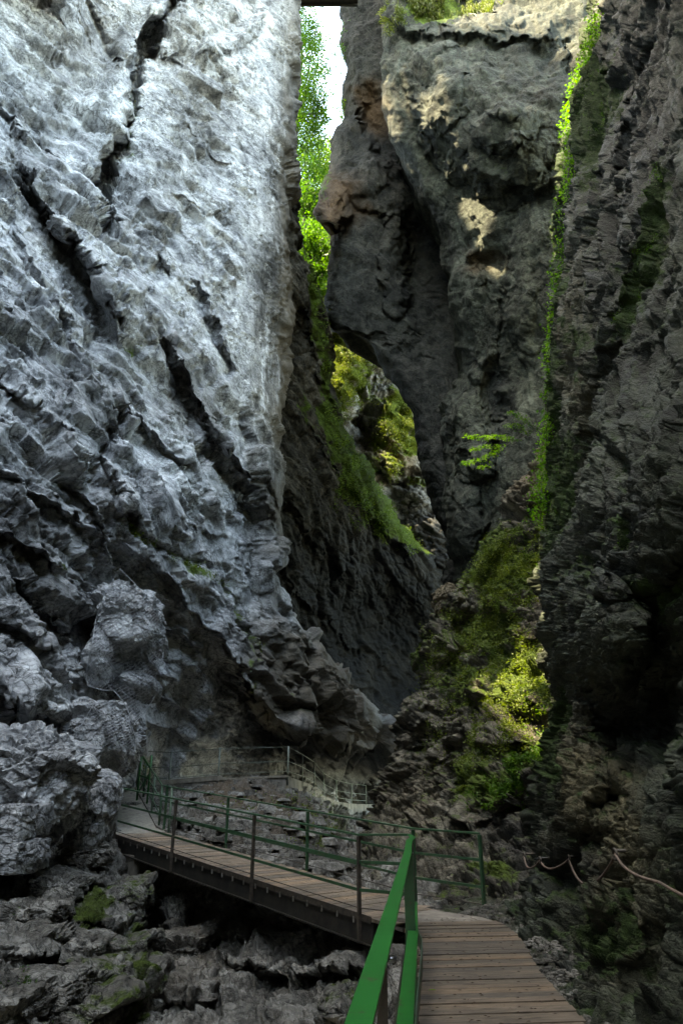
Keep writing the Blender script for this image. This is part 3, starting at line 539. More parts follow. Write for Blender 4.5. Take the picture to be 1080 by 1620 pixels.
# unseen rock behind and above the camera, added to block sky and sun
def world_sheet(name, fn, nu, nv, mat, amp=1.):
    u, v = np.meshgrid(np.linspace(0, 1, nu), np.linspace(0, 1, nv)); B = fn(u, v); du = np.gradient(B, axis=1); dv = np.gradient(B, axis=0); n_ = np.cross(du, dv); n_ /= np.linalg.norm(n_, axis=-1)[..., None]+1e-9
    B = B+n_*(crag(B, M_H, [(.3, .5, .4), (.9, 1.5, 1.3)], [.9*amp, .3*amp])[..., None]); r_, c_ = u.shape; idx = np.arange(r_*c_).reshape(r_, c_)
    f = np.stack([idx[:-1, :-1], idx[1:, :-1], idx[1:, 1:], idx[:-1, 1:]], -1).reshape(-1, 4); me = np_mesh(name, B.reshape(-1, 3), f, 4)
    for k in ('moss', 'brown', 'wet'): set_attr(me, k, np.full(r_*c_, .1))
    tag(link(name, me, mat), kind='structure')
def sky_block(u, v):
    Y = -26+40*u; zr = 1.6+1.75*np.maximum(Y, 1)+5
    x = np.interp(v, [0, .35, .5, .7, 1], [10.5, SKY_BLOCK_X+2.5, SKY_BLOCK_X, SKY_BLOCK_X+2, 26]); z = zr+np.interp(v, [0, .35, .5, .7, 1], [-1, 4, 8, 20, 26])
    return np.stack([x+.1*Y, Y, z], -1)
world_sheet('sky_block_overhang', sky_block, 130, 110, nearrock)  # rock overhead, out of view, added to cut the skylight
def sun_block(u, v):
    Y = 12+24*u; top_ = 93+4*np.sin(u*9)+4*np.sin(u*23+1)
    return np.stack([-15-2*v+3*np.abs(u-.5)-9*(v > .96), Y, 40+(top_-40)*v], -1)
world_sheet('sun_block_crest', sun_block, 120, 120, pale)  # out of view, added to keep the sun off the hanging bulge
world_sheet('sun_block_crest', lambda u, v: np.stack([-15.-4*v-9*(v > .96), -22+26.5*u, 30+(74+4*np.sin(u*11)-30)*v], -1), 100, 100, pale)  # second one out of view, added to keep sun off the near wall
world_sheet('light_block_bend', lambda u, v: np.stack([-18+36*u, -26-6*v+4*np.sin(u*3), -14+52*v], -1), 90, 110, bulgerock)  # closing wall out of view, added to stop low light from behind
# ------------------------------------------------------------------ walkway materials
wood = None
def wood_mat(name, c1, c2, ang):
    """weathered planks laid across the walking direction; every board its own tone, grain along it"""
    m, nt, b, out = new_mat(name); N = NT(nt); v = N.coords((1, 1, 1), (0, 0, ang))
    t = N.n('Attribute'); t.attribute_name = 'board'
    wn = N.n('TexWhiteNoise', noise_dimensions='1D'); N.l(t.outputs['Fac'], wn.inputs['W'])
    mp = N.n('Mapping'); mp.inputs['Scale'].default_value = (1.2, 14, 1); N.l(v, mp.inputs[0])
    g = N.noise(mp.outputs[0], 3, 9, .72, .6); c = N.mix(N.ramp(g, [(.36, 0.), (.64, 1.)]), c1, c2)
    c = N.mix(1., c, N.ramp(wn.outputs['Value'], [(0., (.45, .46, .5)), (.4, (.8, .79, .78)), (.75, (1.1, 1., .92)), (1., (1.45, 1.15, .85))]), 'MULTIPLY')
    c = N.mix(.8, c, N.ramp(N.noise(N.coords(), 1.3, 6, .7), [(.35, .55), (.6, 1.1)]), 'MULTIPLY')
    dirt = N.ramp(N.noise(N.coords(), 22, 4, .6), [(.62, 1.), (.68, .3)]); c = N.mix(.7, c, dirt, 'MULTIPLY')
    N.l(c, b.inputs['Base Color']); N.l(N.ramp(g, [(.3, .85), (.7, .55)]), b.inputs['Roughness'])
    N.l(N.bump(g, .5, .006), b.inputs['Normal']); return m
wood_near = wood_mat('weathered_boards', (.055, .043, .032), (.165, .13, .1), math.radians(-6))
wood_far = wood_mat('bridge_boards', (.1, .078, .06), (.28, .225, .175), math.radians(40))
green = plain_mat('green_gloss_paint', (.005, .092, .015), (.008, .125, .022), 5, .38, 0, .1, spots=((.07, .055, .035), .6), dist=.002)
green_dull = plain_mat('dull_green_paint', (.012, .045, .02), (.025, .075, .035), 8, .5, 0, .2, spots=((.06, .04, .025), .58), dist=.003)
green_grey = plain_mat('scratched_grey_green_paint', (.04, .09, .05), (.11, .14, .11), 9, .5, .2, .2, spots=((.09, .06, .04), .6), dist=.003)
steel = plain_mat('bolt_steel', (.3, .32, .35), (.45, .46, .5), 30, .3, 1, .1)
rust = plain_mat('old_brown_steel', (.03, .026, .022), (.075, .06, .05), 14, .6, .3, .3)
beam = plain_mat('dark_damp_steel', (.008, .008, .008), (.03, .026, .022), 5, .6, .2, .3)
concrete = plain_mat('stained_concrete', (.06, .053, .045), (.19, .17, .145), 3.5, .9, 0, .6, stretch=(1, 1, .4), spots=((.15, .135, .11), .62), dist=.03)
asphalt = plain_mat('trodden_path', (.15, .132, .108), (.27, .245, .205), 7, .95, 0, .5, dist=.02)
ropem = plain_mat('old_rope', (.07, .048, .038), (.16, .11, .085), 40, .8, 0, .8, dist=.006)
def planks(name, La, Lb, zf, pitch, mat, parent, th=.045, gap=.008, jit=.012):
    """boards between two edge polylines of equal count: one mesh, small gaps, tiny height differences"""
    La = np.array(La, float); Lb = np.array(Lb, float)
    def at(Lp, s):
        d = np.concatenate([[0], np.cumsum(np.linalg.norm(np.diff((La+Lb)/2, axis=0), axis=1))]); s = s*d[-1]
        return np.array([np.interp(s, d, Lp[:, k]) for k in range(3)]), d[-1]
    tot = at(La, 0)[1]; n = int(tot/pitch); mb = MB(); ids = []; cut = np.cumsum([0]+[random.uniform(.72, 1.28) for _ in range(n)]); cut = cut/cut[-1]
    for k in range(n):
        s0, s1 = cut[k]+gap/tot/2, cut[k+1]-gap/tot/2; dz = random.uniform(-.006, .006); j0 = random.uniform(-jit, jit); j1 = random.uniform(-jit, jit)
        a0, a1, b0, b1 = at(La, s0)[0], at(La, s1)[0], at(Lb, s0)[0], at(Lb, s1)[0]
        ab = (b0-a0)/np.linalg.norm(b0-a0); a0 = a0+ab*j0; a1 = a1+ab*j0; b0 = b0+ab*j1; b1 = b1+ab*j1
        nx = 5; top = []
        for q in range(nx+1):
            w = dz+(random.uniform(-.0015, .0015) if 0 < q < nx else 0)
            top.append((a0+(b0-a0)*q/nx+(0, 0, w), a1+(b1-a1)*q/nx+(0, 0, w)))
        vs = [p for t in top for p in t]+[p-np.array([0, 0, th]) for t in top for p in t]; m_ = 2*(nx+1); fs = []
        for q in range(nx):
            i = 2*q; fs += [(i, i+2, i+3, i+1), (m_+i, m_+i+1, m_+i+3, m_+i+2), (i, m_+i, m_+i+2, i+2), (i+1, i+3, m_+i+3, m_+i+1)]
        fs += [(0, 1, m_+1, m_), (m_-2, 2*m_-2, 2*m_-1, m_-1)]
        mb.add(vs, fs); ids += [k+.37]*len(vs)
    o = mb.build(name, mat, parent); set_attr(o.data, 'board', ids); return o
# ---- near boardwalk
rail_line = lambda Y: .04+.114*(Y-1.9) if Y < 6.65 else .58+.099*(Y-6.65)
t = empty('boardwalk'); tag(t, 'worn plank boardwalk in the foreground running along the right rock wall', 'boardwalk')
Ys = [1.0, 3, 5, 6.2, 7.6, 8.6, 9.5, 10.2, 10.65]
zz = lambda Y: float(np.interp(Y, [9, 11, 12.5], [0, -.07, -.1]))
Rx = lambda Y: float(np.interp(Y, [0, 4, 6.1, 7.63, 9.46, 10.1, 10.66, 11.2, 11.6], [1.25, 1.6, 1.82, 1.9, 2.13, 2.16, 2.11, 1.97, 1.75]))
La = [(rail_line(Y)+.05, Y, zz(Y)) for Y in Ys]; Lb = [(Rx(Y), Y+.12, zz(Y)) for Y in Ys]
planks('deck', La, Lb, None, .142, wood_near, t)
bm_ = MB()
for off in (.12, .55, .95):
    bm_.bar([(rail_line(Y)+off+.02, Y, zz(Y)-.115) for Y in (1, 4, 7, 10.4)], .08, .13)
bm_.build('joist', beam, t)
lv = MB(); lv.add([(1.02, 10.62, -.052), (1.9, 10.76, -.055), (2.12, 10.72, -.06), (2.0, 11.25, -.085), (1.72, 11.62, -.095), (1.4, 11.98, -.1), (.7, 11.35, -.09), (.98, 10.95, -.07)], [(0, 1, 2, 3, 4, 5, 6, 7)])
lv.add([(v[0], v[1], v[2]-.05) for v in lv.v[:8]], [(7, 6, 5, 4, 3, 2, 1, 0)]); lv.f += [(i, i+8, (i+1) % 8+8, (i+1) % 8) for i in range(8)]
o = lv.build('corner_plate', plain_mat('gritty_corner_boards', (.09, .075, .062), (.23, .2, .17), 5, .85, 0, .5, dist=.01), t)
# ---- footbridge
NPX = [(568, 1327, 1455), (398, 1295, 1400), (272, 1270, 1358), (181, 1250, 1325)]
near_posts = [post_at(*p) for p in NPX]
a0 = np.array([.28, 11.8, -.15]); a3 = np.array([-5.8, 19.0, .57]); dirb = (a3-a0)/np.linalg.norm(a3-a0)
def line_pt(px, a=a0, b=a3):
    """point of the bridge edge line seen in column px (solved with the deck height along it)"""
    best = None
    for s in np.linspace(-.3, 1.3, 1601):
        p = a+(b-a)*s; dep = p[1]*CP+(p[2]-H)*SP; x = 540+F*p[0]/dep
        if best is None or abs(x-px) < best[0]: best = (abs(x-px), p)
    return best[1]
def proj(p):
    dep = p[1]*CP+(p[2]-H)*SP; return 540+F*p[0]/dep, 810-F*(-p[1]*SP+(p[2]-H)*CP)/dep
nrm = np.array([.764, .645, 0]); W = 1.58
f0 = a0+nrm*W; f3 = a3+nrm*W
br = empty('footbridge'); tag(br, 'narrow plank footbridge crossing the ravine to the pale cliff', 'footbridge')
s0, s1 = -.135, 1.0
def bp(s, w, dz=0): p = a0+(a3-a0)*s+nrm*w; return (p[0], p[1], p[2]+dz)
sag = lambda s: -.10*math.sin(math.pi*min(max(s, 0), 1))*.0
planks('deck', [bp(s, .06) for s in np.linspace(s0, s1, 9)], [bp(s, W-.06) for s in np.linspace(s0, s1, 9)], None, .16, wood_far, br)
for w in (.14, W-.14):
    g = MB(); g.bar([bp(s, w, -.215) for s in np.linspace(-.02, 1.0, 4)], .12, .32); g.bar([bp(s, w, -.07) for s in np.linspace(-.02, 1.0, 4)], .2, .02); g.bar([bp(s, w, -.365) for s in np.linspace(-.02, 1.0, 4)], .2, .02)
    g.build('girder', beam, br)
for k in range(14):
    g = MB(); s = .01+k*.074; g.bar([bp(s, .2, -.2), bp(s, W-.2, -.2)], .08, .12); g.build('crossbeam', beam, br)
e = MB(); e.bar([bp(s, .045, -.025) for s in np.linspace(-.02, 1.0, 4)], .012, .09); e.build('edge_strip', rust, br)
grey_clip = plain_mat('grey_clip', (.05, .05, .045), (.14, .13, .12), 20, .6, .3)
for k in range(24):
    bc = MB(); x, y, z = bp(.02+k*.041, .03, -.075); bc.box((x-.012, y-.012, z-.05), (x+.012, y+.012, z+.03)); bc.build('deck_clip', grey_clip, br)
def rail(name, label, posts, rails, post_w, mat, pm, base_ext, group, ht=1.1, flat=(.06, .02), hm=None, cat='railing', rnd=False):
    """posts: list of base points; rails: heights; every post and every rail is its own part"""
    r = empty(name, (0, 0, 0)); tag(r, label, cat, group)
    for p in posts:
        g = MB()
        if rnd: g.tube([(p[0], p[1], p[2]-base_ext), (p[0], p[1], p[2]+ht-.01)], post_w/2, 10)
        else: g.bar([(p[0], p[1], p[2]-base_ext), (p[0], p[1], p[2]+ht-flat[1])], post_w, post_w*.6, up=(.645, -.764, 0))
        g.build('post', pm, r, smooth=rnd)
    return r
def rails_along(r, pts, hs, sizes, mats, names):
    for h, (w, t_), m_, nm in zip(hs, sizes, mats, names):
        g = MB(); g.bar([(p[0], p[1], p[2]+h) for p in pts], w, t_); g.build(nm, m_, r, bevel=min(w, t_)*.2)
# near-side railing of the footbridge (posts outside the edge, ends hanging below it)
ps = [line_pt(x) for x in (568, 398, 272, 181)]
K = np.array([.98, 10.95, -.10])
r = rail('bridge_railing', 'near side railing of the footbridge, brown posts with thin dark green rails', ps, None, .06, None, rust, .33, None, cat='railing')
for i, p in enumerate(ps): pass
pts = [K+np.array([0, 0, 0])]+[p for p in ps]
rails_along(r, pts, [1.1, .72, .34], [(.055, .03), (.018, .045), (.018, .045)], [green_dull, green_dull, green_dull], ['handrail', 'mid_rail', 'lower_rail'])
g = MB(); g.tube([(p[0], p[1], p[2]+.1) for p in pts], .008, 6); g.build('foot_cable', rust, r)
# far-side railing
fp = [line_pt(x, f0, f3) for x in (485, 357, 259)]
C1 = np.array([2.2, 12.05, -.14]); f657 = line_pt(657, f0, f3)
r = rail('bridge_railing', 'far side railing of the footbridge ending in a green post by the right wall', [C1]+[f657]+fp, None, .06, None, green_dull, .25, None)
pts2 = [C1, f657]+fp
rails_along(r, pts2, [1.1, .72, .34], [(.055, .03), (.018, .04), (.018, .04)], [green_dull]*3, ['handrail', 'mid_rail', 'lower_rail'])
g = MB(); g.tube([(p[0], p[1], p[2]+.1) for p in pts2], .008, 6); g.build('foot_cable', rust, r)
# ---- foreground green railing
fr_ = empty('green_railing'); tag(fr_, 'bright green flat bar railing in the foreground at the left edge of the boardwalk', 'railing')
top = [(rail_line(Y), Y, 1.1) for Y in (.6, 1.9, 4, 6.65, 8.1)]+[(.90, 9.5, 1.05), (K[0], K[1], 1.0)]
g = MB(); g.bar(top, .066, .012); g.build('handrail', green, fr_, bevel=.002)
g = MB(); g.bar([(x+.0, y, z-.03) for x, y, z in top], .010, .045); g.build('rail_web', rust, fr_)
g = MB(); g.bar([(rail_line(Y)+.02, Y, .5) for Y in (.6, 2, 4, 6.65, 8.25)], .085, .014); g.build('mid_rail', green, fr_, bevel=.002)
g = MB(); g.bar([(rail_line(Y)+.045+b_, Y, z_) for Y, b_, z_ in ((.6, 0, .12), (3, 0, .12), (5.7, 0, .13), (6.6, .015, .14), (7.3, .04, .15), (7.9, .05, .17), (8.3, .0, .2))], .012, .13); g.build('kick_board', green_grey, fr_)
g = MB(); g.bar([(rail_line(Y)+.005, Y, z_) for Y, z_ in ((8.1, .46), (9.5, .42), (10.95, .36))], .018, .045); g.build('lower_rail', green_dull, fr_)
g = MB(); g.bar([(rail_line(Y)+.005, Y, z_) for Y, z_ in ((8.1, .8), (9.5, .76), (10.95, .68))], .018, .045); g.build('lower_rail', green_dull, fr_)
for Y, w in ((2.75, .035), (6.65, .085), (8.1, .055), (10.9, .06)):
    x = rail_line(Y); g = MB(); g.bar([(x, Y, -.3), (x, Y, 1.075 if Y < 9 else .97)], w, .012 if Y > 3 else .035, up=(0, 1, 0))
    if Y in (6.65, 8.1): g.bar([(x-.0, Y+.035, -.3), (x-.0, Y+.035, 1.07)], .012, .06, up=(0, 1, 0))
    g.build('post', rust if Y < 3 else (green_dull if Y < 9 else rust), fr_)
for Y, dx, z in ((2.76, .043, 1.06), (8.12, .03, .98)):
    x = rail_line(Y)+dx; g = MB(); g.tube([(x-.03, Y, z), (x+.008, Y, z)], .009, 10); g.build('bolt', steel, fr_, smooth=True)
# ---- pier under the left end
pr = empty('bridge_pier'); tag(pr, 'concrete block pier under the left end of the footbridge', 'pier')
def quadprism(pts, z0, z1):
    g = MB(); n = len(pts); g.add([(x, y, z0) for x, y in pts]+[(x, y, z1) for x, y in pts], [tuple(range(n))[::-1], tuple(range(n, 2*n))]+[(i, (i+1) % n, (i+1) % n+n, i+n) for i in range(n)]); return g
def rect_along(s_a, s_b, w_a, w_b): return [bp(s_a, w_a)[:2], bp(s_b, w_a)[:2], bp(s_b, w_b)[:2], bp(s_a, w_b)[:2]]
quadprism(rect_along(.985, 1.14, -.12, W+.1), -1.1, .18).build('abutment', concrete, pr, bevel=.03)
quadprism(rect_along(.86, .984, .06, W-.15), -.72, .17).build('bearing_block', concrete, pr, bevel=.03)
# ---- path beyond the bridge
ravine_edge = [np.array(v, float) for v in [bp(1.0, W), (-5.15, 21.2, .62), (-5.75, 22.6, .95), (-6.5, 24.3, 1.35), (-7.3, 26.3, 1.66), (-7.5, 28.0, 1.75), (-6.85, 29.0, 1.78), (-4.95, 29.0, 1.93), (-3.6, 29.6, 2.0), (-2.3, 30.6, 2.08), (-1.98, 35, 1.97), (-1.52, 38, 1.73), (-1.09, 42, 1.27), (-.33, 45, .93), (.71, 48, .76), (1.8, 50, .68), (3.2, 52, .6)]]
cliff_edge = [np.array(v, float) for v in [bp(1.0, -.1), (-6.5, 20.0, .68), (-7.5, 22.2, .98), (-8.6, 24.2, 1.38), (-9.5, 27.0, 1.7), (-9.2, 29.6, 1.8), (-7.4, 31.0, 1.85), (-4.9, 31.2, 1.95), (-3.0, 31.6, 2.02), (-3.2, 33.0, 2.1), (-3.6, 36, 1.97), (-3.2, 39.5, 1.75), (-2.6, 43.5, 1.3), (-1.5, 47, .95), (-.2, 50, .78), (1.2, 52, .7), (2.6, 54, .62)]]
def strip(name, A_, B_, mat, n=60, amp=.02, kind=True):
    A_ = np.array(A_); B_ = np.array(B_); u = np.linspace(0, len(A_)-1, (len(A_)-1)*14)
    a = np.stack([np.interp(u, range(len(A_)), A_[:, k]) for k in range(3)], -1); b = np.stack([np.interp(u, range(len(A_)), B_[:, k]) for k in range(3)], -1)
    w = np.linspace(0, 1, 14)[None, :, None]; G = a[:, None]*(1-w)+b[:, None]*w; G[..., 2] += fbm(G*1.3, 4)*amp
    r_, c_ = G.shape[:2]; idx = np.arange(r_*c_).reshape(r_, c_)
    f = np.stack([idx[:-1, :-1], idx[:-1, 1:], idx[1:, 1:], idx[1:, :-1]], -1).reshape(-1, 4)
    return link(name, np_mesh(name, G.reshape(-1, 3), f, 4, True), mat)
tag(strip('path', ravine_edge, cliff_edge, asphalt), kind='structure')
rw = empty('retaining_wall'); tag(rw, 'curved stained concrete retaining wall carrying the far path at the foot of the cliff', 'wall')
def wallmesh(pts, hs_lo, hs_hi, th, mat, name, parent):
    g = MB(); n = len(pts); P_ = [np.array(p) for p in pts]; vs = []
    for i, p in enumerate(P_):
        d = P_[min(i+1, n-1)]-P_[max(i-1, 0)]; d = d/np.linalg.norm(d[:2]); nn = np.array([d[1], -d[0], 0])
        for off, h in ((th/2, hs_lo[i]), (th/2, hs_hi[i]), (-th/2, hs_hi[i]), (-th/2, hs_lo[i])): vs.append(p+nn*off+(0, 0, h))
    fs = [(0, 3, 2, 1), tuple((n-1)*4+k for k in range(4))]
    for i in range(n-1):
        for k in range(4): fs.append((i*4+k, i*4+(k+1) % 4, (i+1)*4+(k+1) % 4, (i+1)*4+k))
    g.add(vs, fs); return g.build(name, mat, parent)
def resamp(pts, n):
    A_ = np.array(pts); u = np.linspace(0, len(A_)-1, n); return [np.array([np.interp(x, range(len(A_)), A_[:, k]) for k in range(3)]) for x in u]
wp = resamp(ravine_edge[5:], 60)
wallmesh(wp, [-.95-.25*math.sin(i*.5)*0 for i in range(60)], [.02]*60, .22, concrete, 'wall', rw)
wp2 = resamp(ravine_edge[5:10], 60)
wallmesh(wp2, [.021]*60, [.20 if i < 32 else .1 for i in range(60)], .3, plain_mat('pale_concrete_kerb', (.11, .095, .074), (.22, .195, .155), 4, .9, 0, .5, dist=.02), 'kerb', rw)
wp3 = resamp(ravine_edge[:6], 24)
wallmesh(wp3, [-.5]*24, [.05]*24, .16, concrete, 'wall', rw)
def fence_run(name, label, bases, ht, r_, mat, hs, post_mats=None, rr=.014, cat='railing', group=None):
    q = empty(name); tag(q, label, cat, group)
    for i, p in enumerate(bases):
        g = MB(); g.tube([(p[0], p[1], p[2]-.4), (p[0], p[1], p[2]+ht)], r_, 8); g.build('post', post_mats[i % len(post_mats)] if post_mats else mat, q, smooth=True)
    for k, h in enumerate(hs):
        g = MB(); g.tube([(p[0], p[1], p[2]+h) for p in bases], rr, 6); g.build('handrail' if k == 0 else 'lower_rail', mat, q, smooth=True)
    return q
grey_g = plain_mat('pale_grey_green_paint', (.06, .085, .07), (.17, .19, .165), 9, .5, .1, .2)
bases = [np.array([(px-540)/F*(Y*CP+(z-H)*SP), Y, z+.1]) for px, Y, z in ((267, 29, 1.78), (345, 29.1, 1.93), (455, 30.6, 2.08), (478, 35, 1.97), (497, 38, 1.73), (512, 42, 1.27), (532, 45, .93), (556, 48, .76), (579, 50, .68))]
b0_ = np.array([-7.45, 27.6, 1.85])
fence_run('path_railing', 'thin pale steel railing along the curved far path under the cliff', [b0_]+bases, 1.15, .035, grey_g, [1.12, .55, .15])
bend = [np.array(v) for v in (ravine_edge[0], ravine_edge[1], ravine_edge[2], ravine_edge[3], ravine_edge[4])]
fence_run('path_railing', 'short green railing curving up the path just beyond the left end of the footbridge', bend, 1.12, .035, green_dull, [1.1, .72, .35], [green_grey, green_dull], .02)
# green gate at the bend
gt = empty('gate'); tag(gt, 'small bright green steel gate with a slanting brace at the bend of the path', 'gate')
gA, gB = np.array([-6.62, 24.0, 1.3]), np.array([-6.15, 23.5, 1.2])
for p in (gA, gB):
    g = MB(); g.tube([(p[0], p[1], p[2]-.1), (p[0], p[1], p[2]+1.45)], .035, 8); g.build('post', green, gt, smooth=True)
for (za, zb_) in ((1.4, 1.05), (.75, .75), (.2, .9)):
    g = MB(); g.bar([(gA[0], gA[1], gA[2]+za), (gB[0], gB[1], gB[2]+zb_)], .03, .05); g.build('brace', green, gt)
# ---- high footbridge at the very top of the view
hb = empty('high_footbridge'); tag(hb, 'dark beam footbridge spanning the gap high above the gorge', 'footbridge')
hl, hr = P(440, -12, 41.), P(556, -12, 41.); zt = hl[2]
g = MB(); g.box((hl[0]-1, 40.4, zt-.1), (hr[0]+.6, 42.2, zt+.02)); g.build('deck', beam, hb)
for y in (40.6, 41.9):
    g = MB(); g.box((hl[0]-1, y, zt-.38), (hr[0]+.6, y+.14, zt-.101)); g.build('girder', beam, hb)
for y in (40.5, 42.05):
    g = MB()
    for x in np.arange(hl[0]-1, hr[0]+.6, 1.2): g.tube([(x, y, zt), (x, y, zt+1.1)], .03, 6)
    g.tube([(hl[0]-1, y, zt+1.1), (hr[0]+.6, y, zt+1.1)], .035, 6); g.build('railing', rust, hb)
# ---- chain-hung rope rail on the right wall
def surf(name, px, py, off=.0):
    """point on a rock sheet seen at a pixel of the photograph, pushed off the rock"""
    S = SHEETS[name]; V = S['V']; dep = V[..., 1]*CP+(V[..., 2]-H)*SP
    x = 540+F*V[..., 0]/dep; y = 810-F*(-V[..., 1]*SP+(V[..., 2]-H)*CP)/dep
    d = (x-px)**2+(y-py)**2+(dep < 0)*1e9+dep*.02; k = np.unravel_index(np.argmin(d), d.shape)
    v = V[k]; n = S['N'][k]; return v+n*off
rp = empty('rope_rail'); tag(rp, 'brown rope handrail hanging in loops from iron rings on the right wall', 'rope rail')
anch = [(850, 1362), (878, 1366), (925, 1364), (1009, 1364), (1090, 1412)]
A3 = [surf('near_wall', x, y, .2) for x, y in anch]
A3.append(A3[-1]+np.array([.1, -2.5, .1]))
for i in range(len(A3)-1):
    a, b_ = A3[i], A3[i+1]; L = np.linalg.norm(b_-a); sg = (.12, .10, .26, .03, .1)[i]; pts = []
    for q in range(17):
        w = q/16; p = a*(1-w)+b_*w; p = p+np.array([-.05*math.sin(math.pi*w), 0, -sg*4*w*(1-w)]); pts.append(p)
    g = MB(); g.tube(pts, .012, 8); g.build('rope', ropem, rp, smooth=True)
for i, p in enumerate(A3[:4]):
    g = MB(); g.tube([p+np.array([.25, .05, .03]), p+np.array([.0, 0, .03])], .014, 8)
    g.tube([p+np.array([0, .045*math.cos(t_), .045*math.sin(t_)]) for t_ in np.linspace(0, 2*math.pi, 13)], .012, 6); g.build('ring', rust, rp, smooth=True)
# ------------------------------------------------------------------ loose boulders
def boulder(name, label, c, rad, mat, seed, cat='boulder', rot=0, fac=.28, sub=6, group=None, blocky=0., moss=0., brown=0., wet=.15, fs=1.):
    import bmesh
    bm = bmesh.new(); bmesh.ops.create_icosphere(bm, subdivisions=sub, radius=1)
    me = bpy.data.meshes.new(name); bm.to_mesh(me); bm.free()
    n = len(me.vertices); co = np.empty(n*3, np.float32); me.vertices.foreach_get('co', co); co = co.reshape(-1, 3); nn = co.copy()
    if blocky:
        k = np.max(np.abs(co), axis=1)[:, None]; co = co*(1-blocky)+co/k*blocky
    co = co*np.array(rad); cr, sr = math.cos(rot), math.sin(rot)
    R_ = np.array([[cr, 0, -sr], [0, 1, 0], [sr, 0, cr]]); co = co@R_.T; nn = nn@R_.T
    W_ = co+np.array(c)+seed*3.1
    d = crag(W_, M_H, [(.9*fs, 1.3*fs, 1.1*fs), (2.6*fs, 4*fs, 3.4*fs), (7*fs, 11*fs, 10*fs)], [fac, fac*.38, fac*.14], (0, -.5, 0), 1., .9, .3)+fbm(W_*.8, 3)*fac*.6
    co = co+nn*d[:, None]; me.vertices.foreach_set('co', co.astype(np.float32).ravel()); me.update()
    for k, v in (('moss', moss), ('brown', brown), ('wet', wet)): set_attr(me, k, np.full(n, v))
    o = link(name, me, mat); o.location = c; tag(o, label, cat, group); return o
def boulder_px(label, px, py, Y, rx, ry, ryd, mat, seed, **k):
    c = P(px, py, Y); s = (c[1]*CP+(c[2]-H)*SP)/F
    return boulder('boulder', label, c, (rx*s, ryd, ry*s), mat, seed, **k)
boulder_px('huge craggy grey boulder leaning against the left cliff beside the bridge end', 40, 1243, 15.2, 108, 88, 1.6, pale, 1, rot=.45, fac=.34, wet=.25)
boulder_px('smooth bluish boulder face right beside the left end of the footbridge', 150, 1290, 17.4, 34, 66, .8, pale, 2, rot=-.15, fac=.14, blocky=.3, wet=.3)
boulder_px('upper of two squared rock blocks stacked at the left edge of the photo', 8, 1302, 13.6, 56, 28, .8, pale, 3, blocky=.75, fac=.10, rot=.05, wet=.3)
boulder_px('lower of two squared rock blocks stacked at the left edge of the photo', 10, 1352, 13.5, 52, 25, .8, pale, 4, blocky=.75, fac=.10, wet=.35)
boulder_px('rough broken boulder under the smooth one beside the bridge pier', 135, 1355, 17.2, 42, 40, .7, ravine, 5, fac=.3, brown=.2)
boulder_px('pale round boulder low in the ravine between the green railing and the dark water gap', 548, 1590, 11.2, 34, 36, .5, ravine, 6, fac=.16, moss=.35)
boulder_px('small grey boulder in the ravine just below the near end of the footbridge', 545, 1535, 12.6, 20, 14, .3, ravine, 8, fac=.1, sub=5)
boulder_px('brown jutting rock knob on the rim of the planted slope', 716, 955, 25.2, 34, 26, .9, tuft, 9, fac=.25, brown=.6, wet=0)
boulder_px('smaller rock knob below the brown one on the rim of the planted slope', 706, 1000, 24.8, 18, 14, .5, tuft, 10, fac=.16, brown=.3, wet=0, sub=5)
boulder_px('damp dark rock in the crevice below the footbridge pier', 262, 1600, 14.2, 34, 26, .6, ravine, 12, fac=.2, wet=.6)
NETROCKS = [boulder_px('bulging grey rock held by the upper net on the left cliff', 206, 990, 22.0, 50, 58, 2., pale, 21, fac=.3, rot=.2, wet=.2, blocky=.25),
 boulder_px('small pointed rock hanging at the bottom of the upper net', 221, 1086, 22., 27, 20, 1.6, pale, 22, fac=.14, rot=-.4, wet=.35, sub=5),
 boulder_px('rock bulge at the left side of the upper net', 166, 1048, 20.9, 26, 48, 1.4, pale, 23, fac=.2, wet=.2, sub=5),
 boulder_px('big overhanging rock wrapped in the lower net above the bridge end', 168, 1165, 20.0, 46, 56, 2.2, pale, 24, fac=.26, rot=.35, wet=.3, blocky=.2)]
for (x, y, Y, rx, ry, lab) in ((60, 1440, 13.3, 46, 22, 'flat mossy rock left of the green moss patch in the lower left corner'), (205, 1500, 14.6, 36, 24, 'mossy rock block under the green moss patch'), (205, 1560, 13.2, 40, 30, 'square mossy block low in the left foreground beside the dark gap'), (120, 1500, 13.0, 42, 20, 'long low rock in the middle of the lower left slope'), (25, 1505, 12.0, 44, 24, 'grey rock at the left photo edge below the flat mossy one'), (80, 1560, 11.6, 50, 24, 'grey rock behind the small leafy plants in the lower left corner'), (150, 1590, 11.5, 44, 24, 'weathered rock at the bottom edge left of the square mossy block'), (15, 1600, 10.4, 46, 22, 'rock in the very bottom left corner'), (100, 1400, 15.2, 40, 16, 'low rock just under the big boulder cave'), (160, 1545, 12.6, 30, 20, 'small squared stone between the long low rock and the square mossy block'),
    (320, 1560, 14.6, 40, 30, 'round brown rock under the middle of the footbridge'), (300, 1500, 16., 30, 24, 'brown rock above the round one under the footbridge'), (210, 1420, 17., 26, 24, 'rubble block at the foot of the bridge pier')):
    boulder_px(lab, x, y, Y, rx*1.15, ry*.9, .8, ravine, x*.13+y*.01, fac=.22, blocky=.8, moss=.3 if x > 140 and x < 230 else .1, wet=.1, brown=.35 if x > 280 else .1, sub=5, rot=random.uniform(-.2, .2))
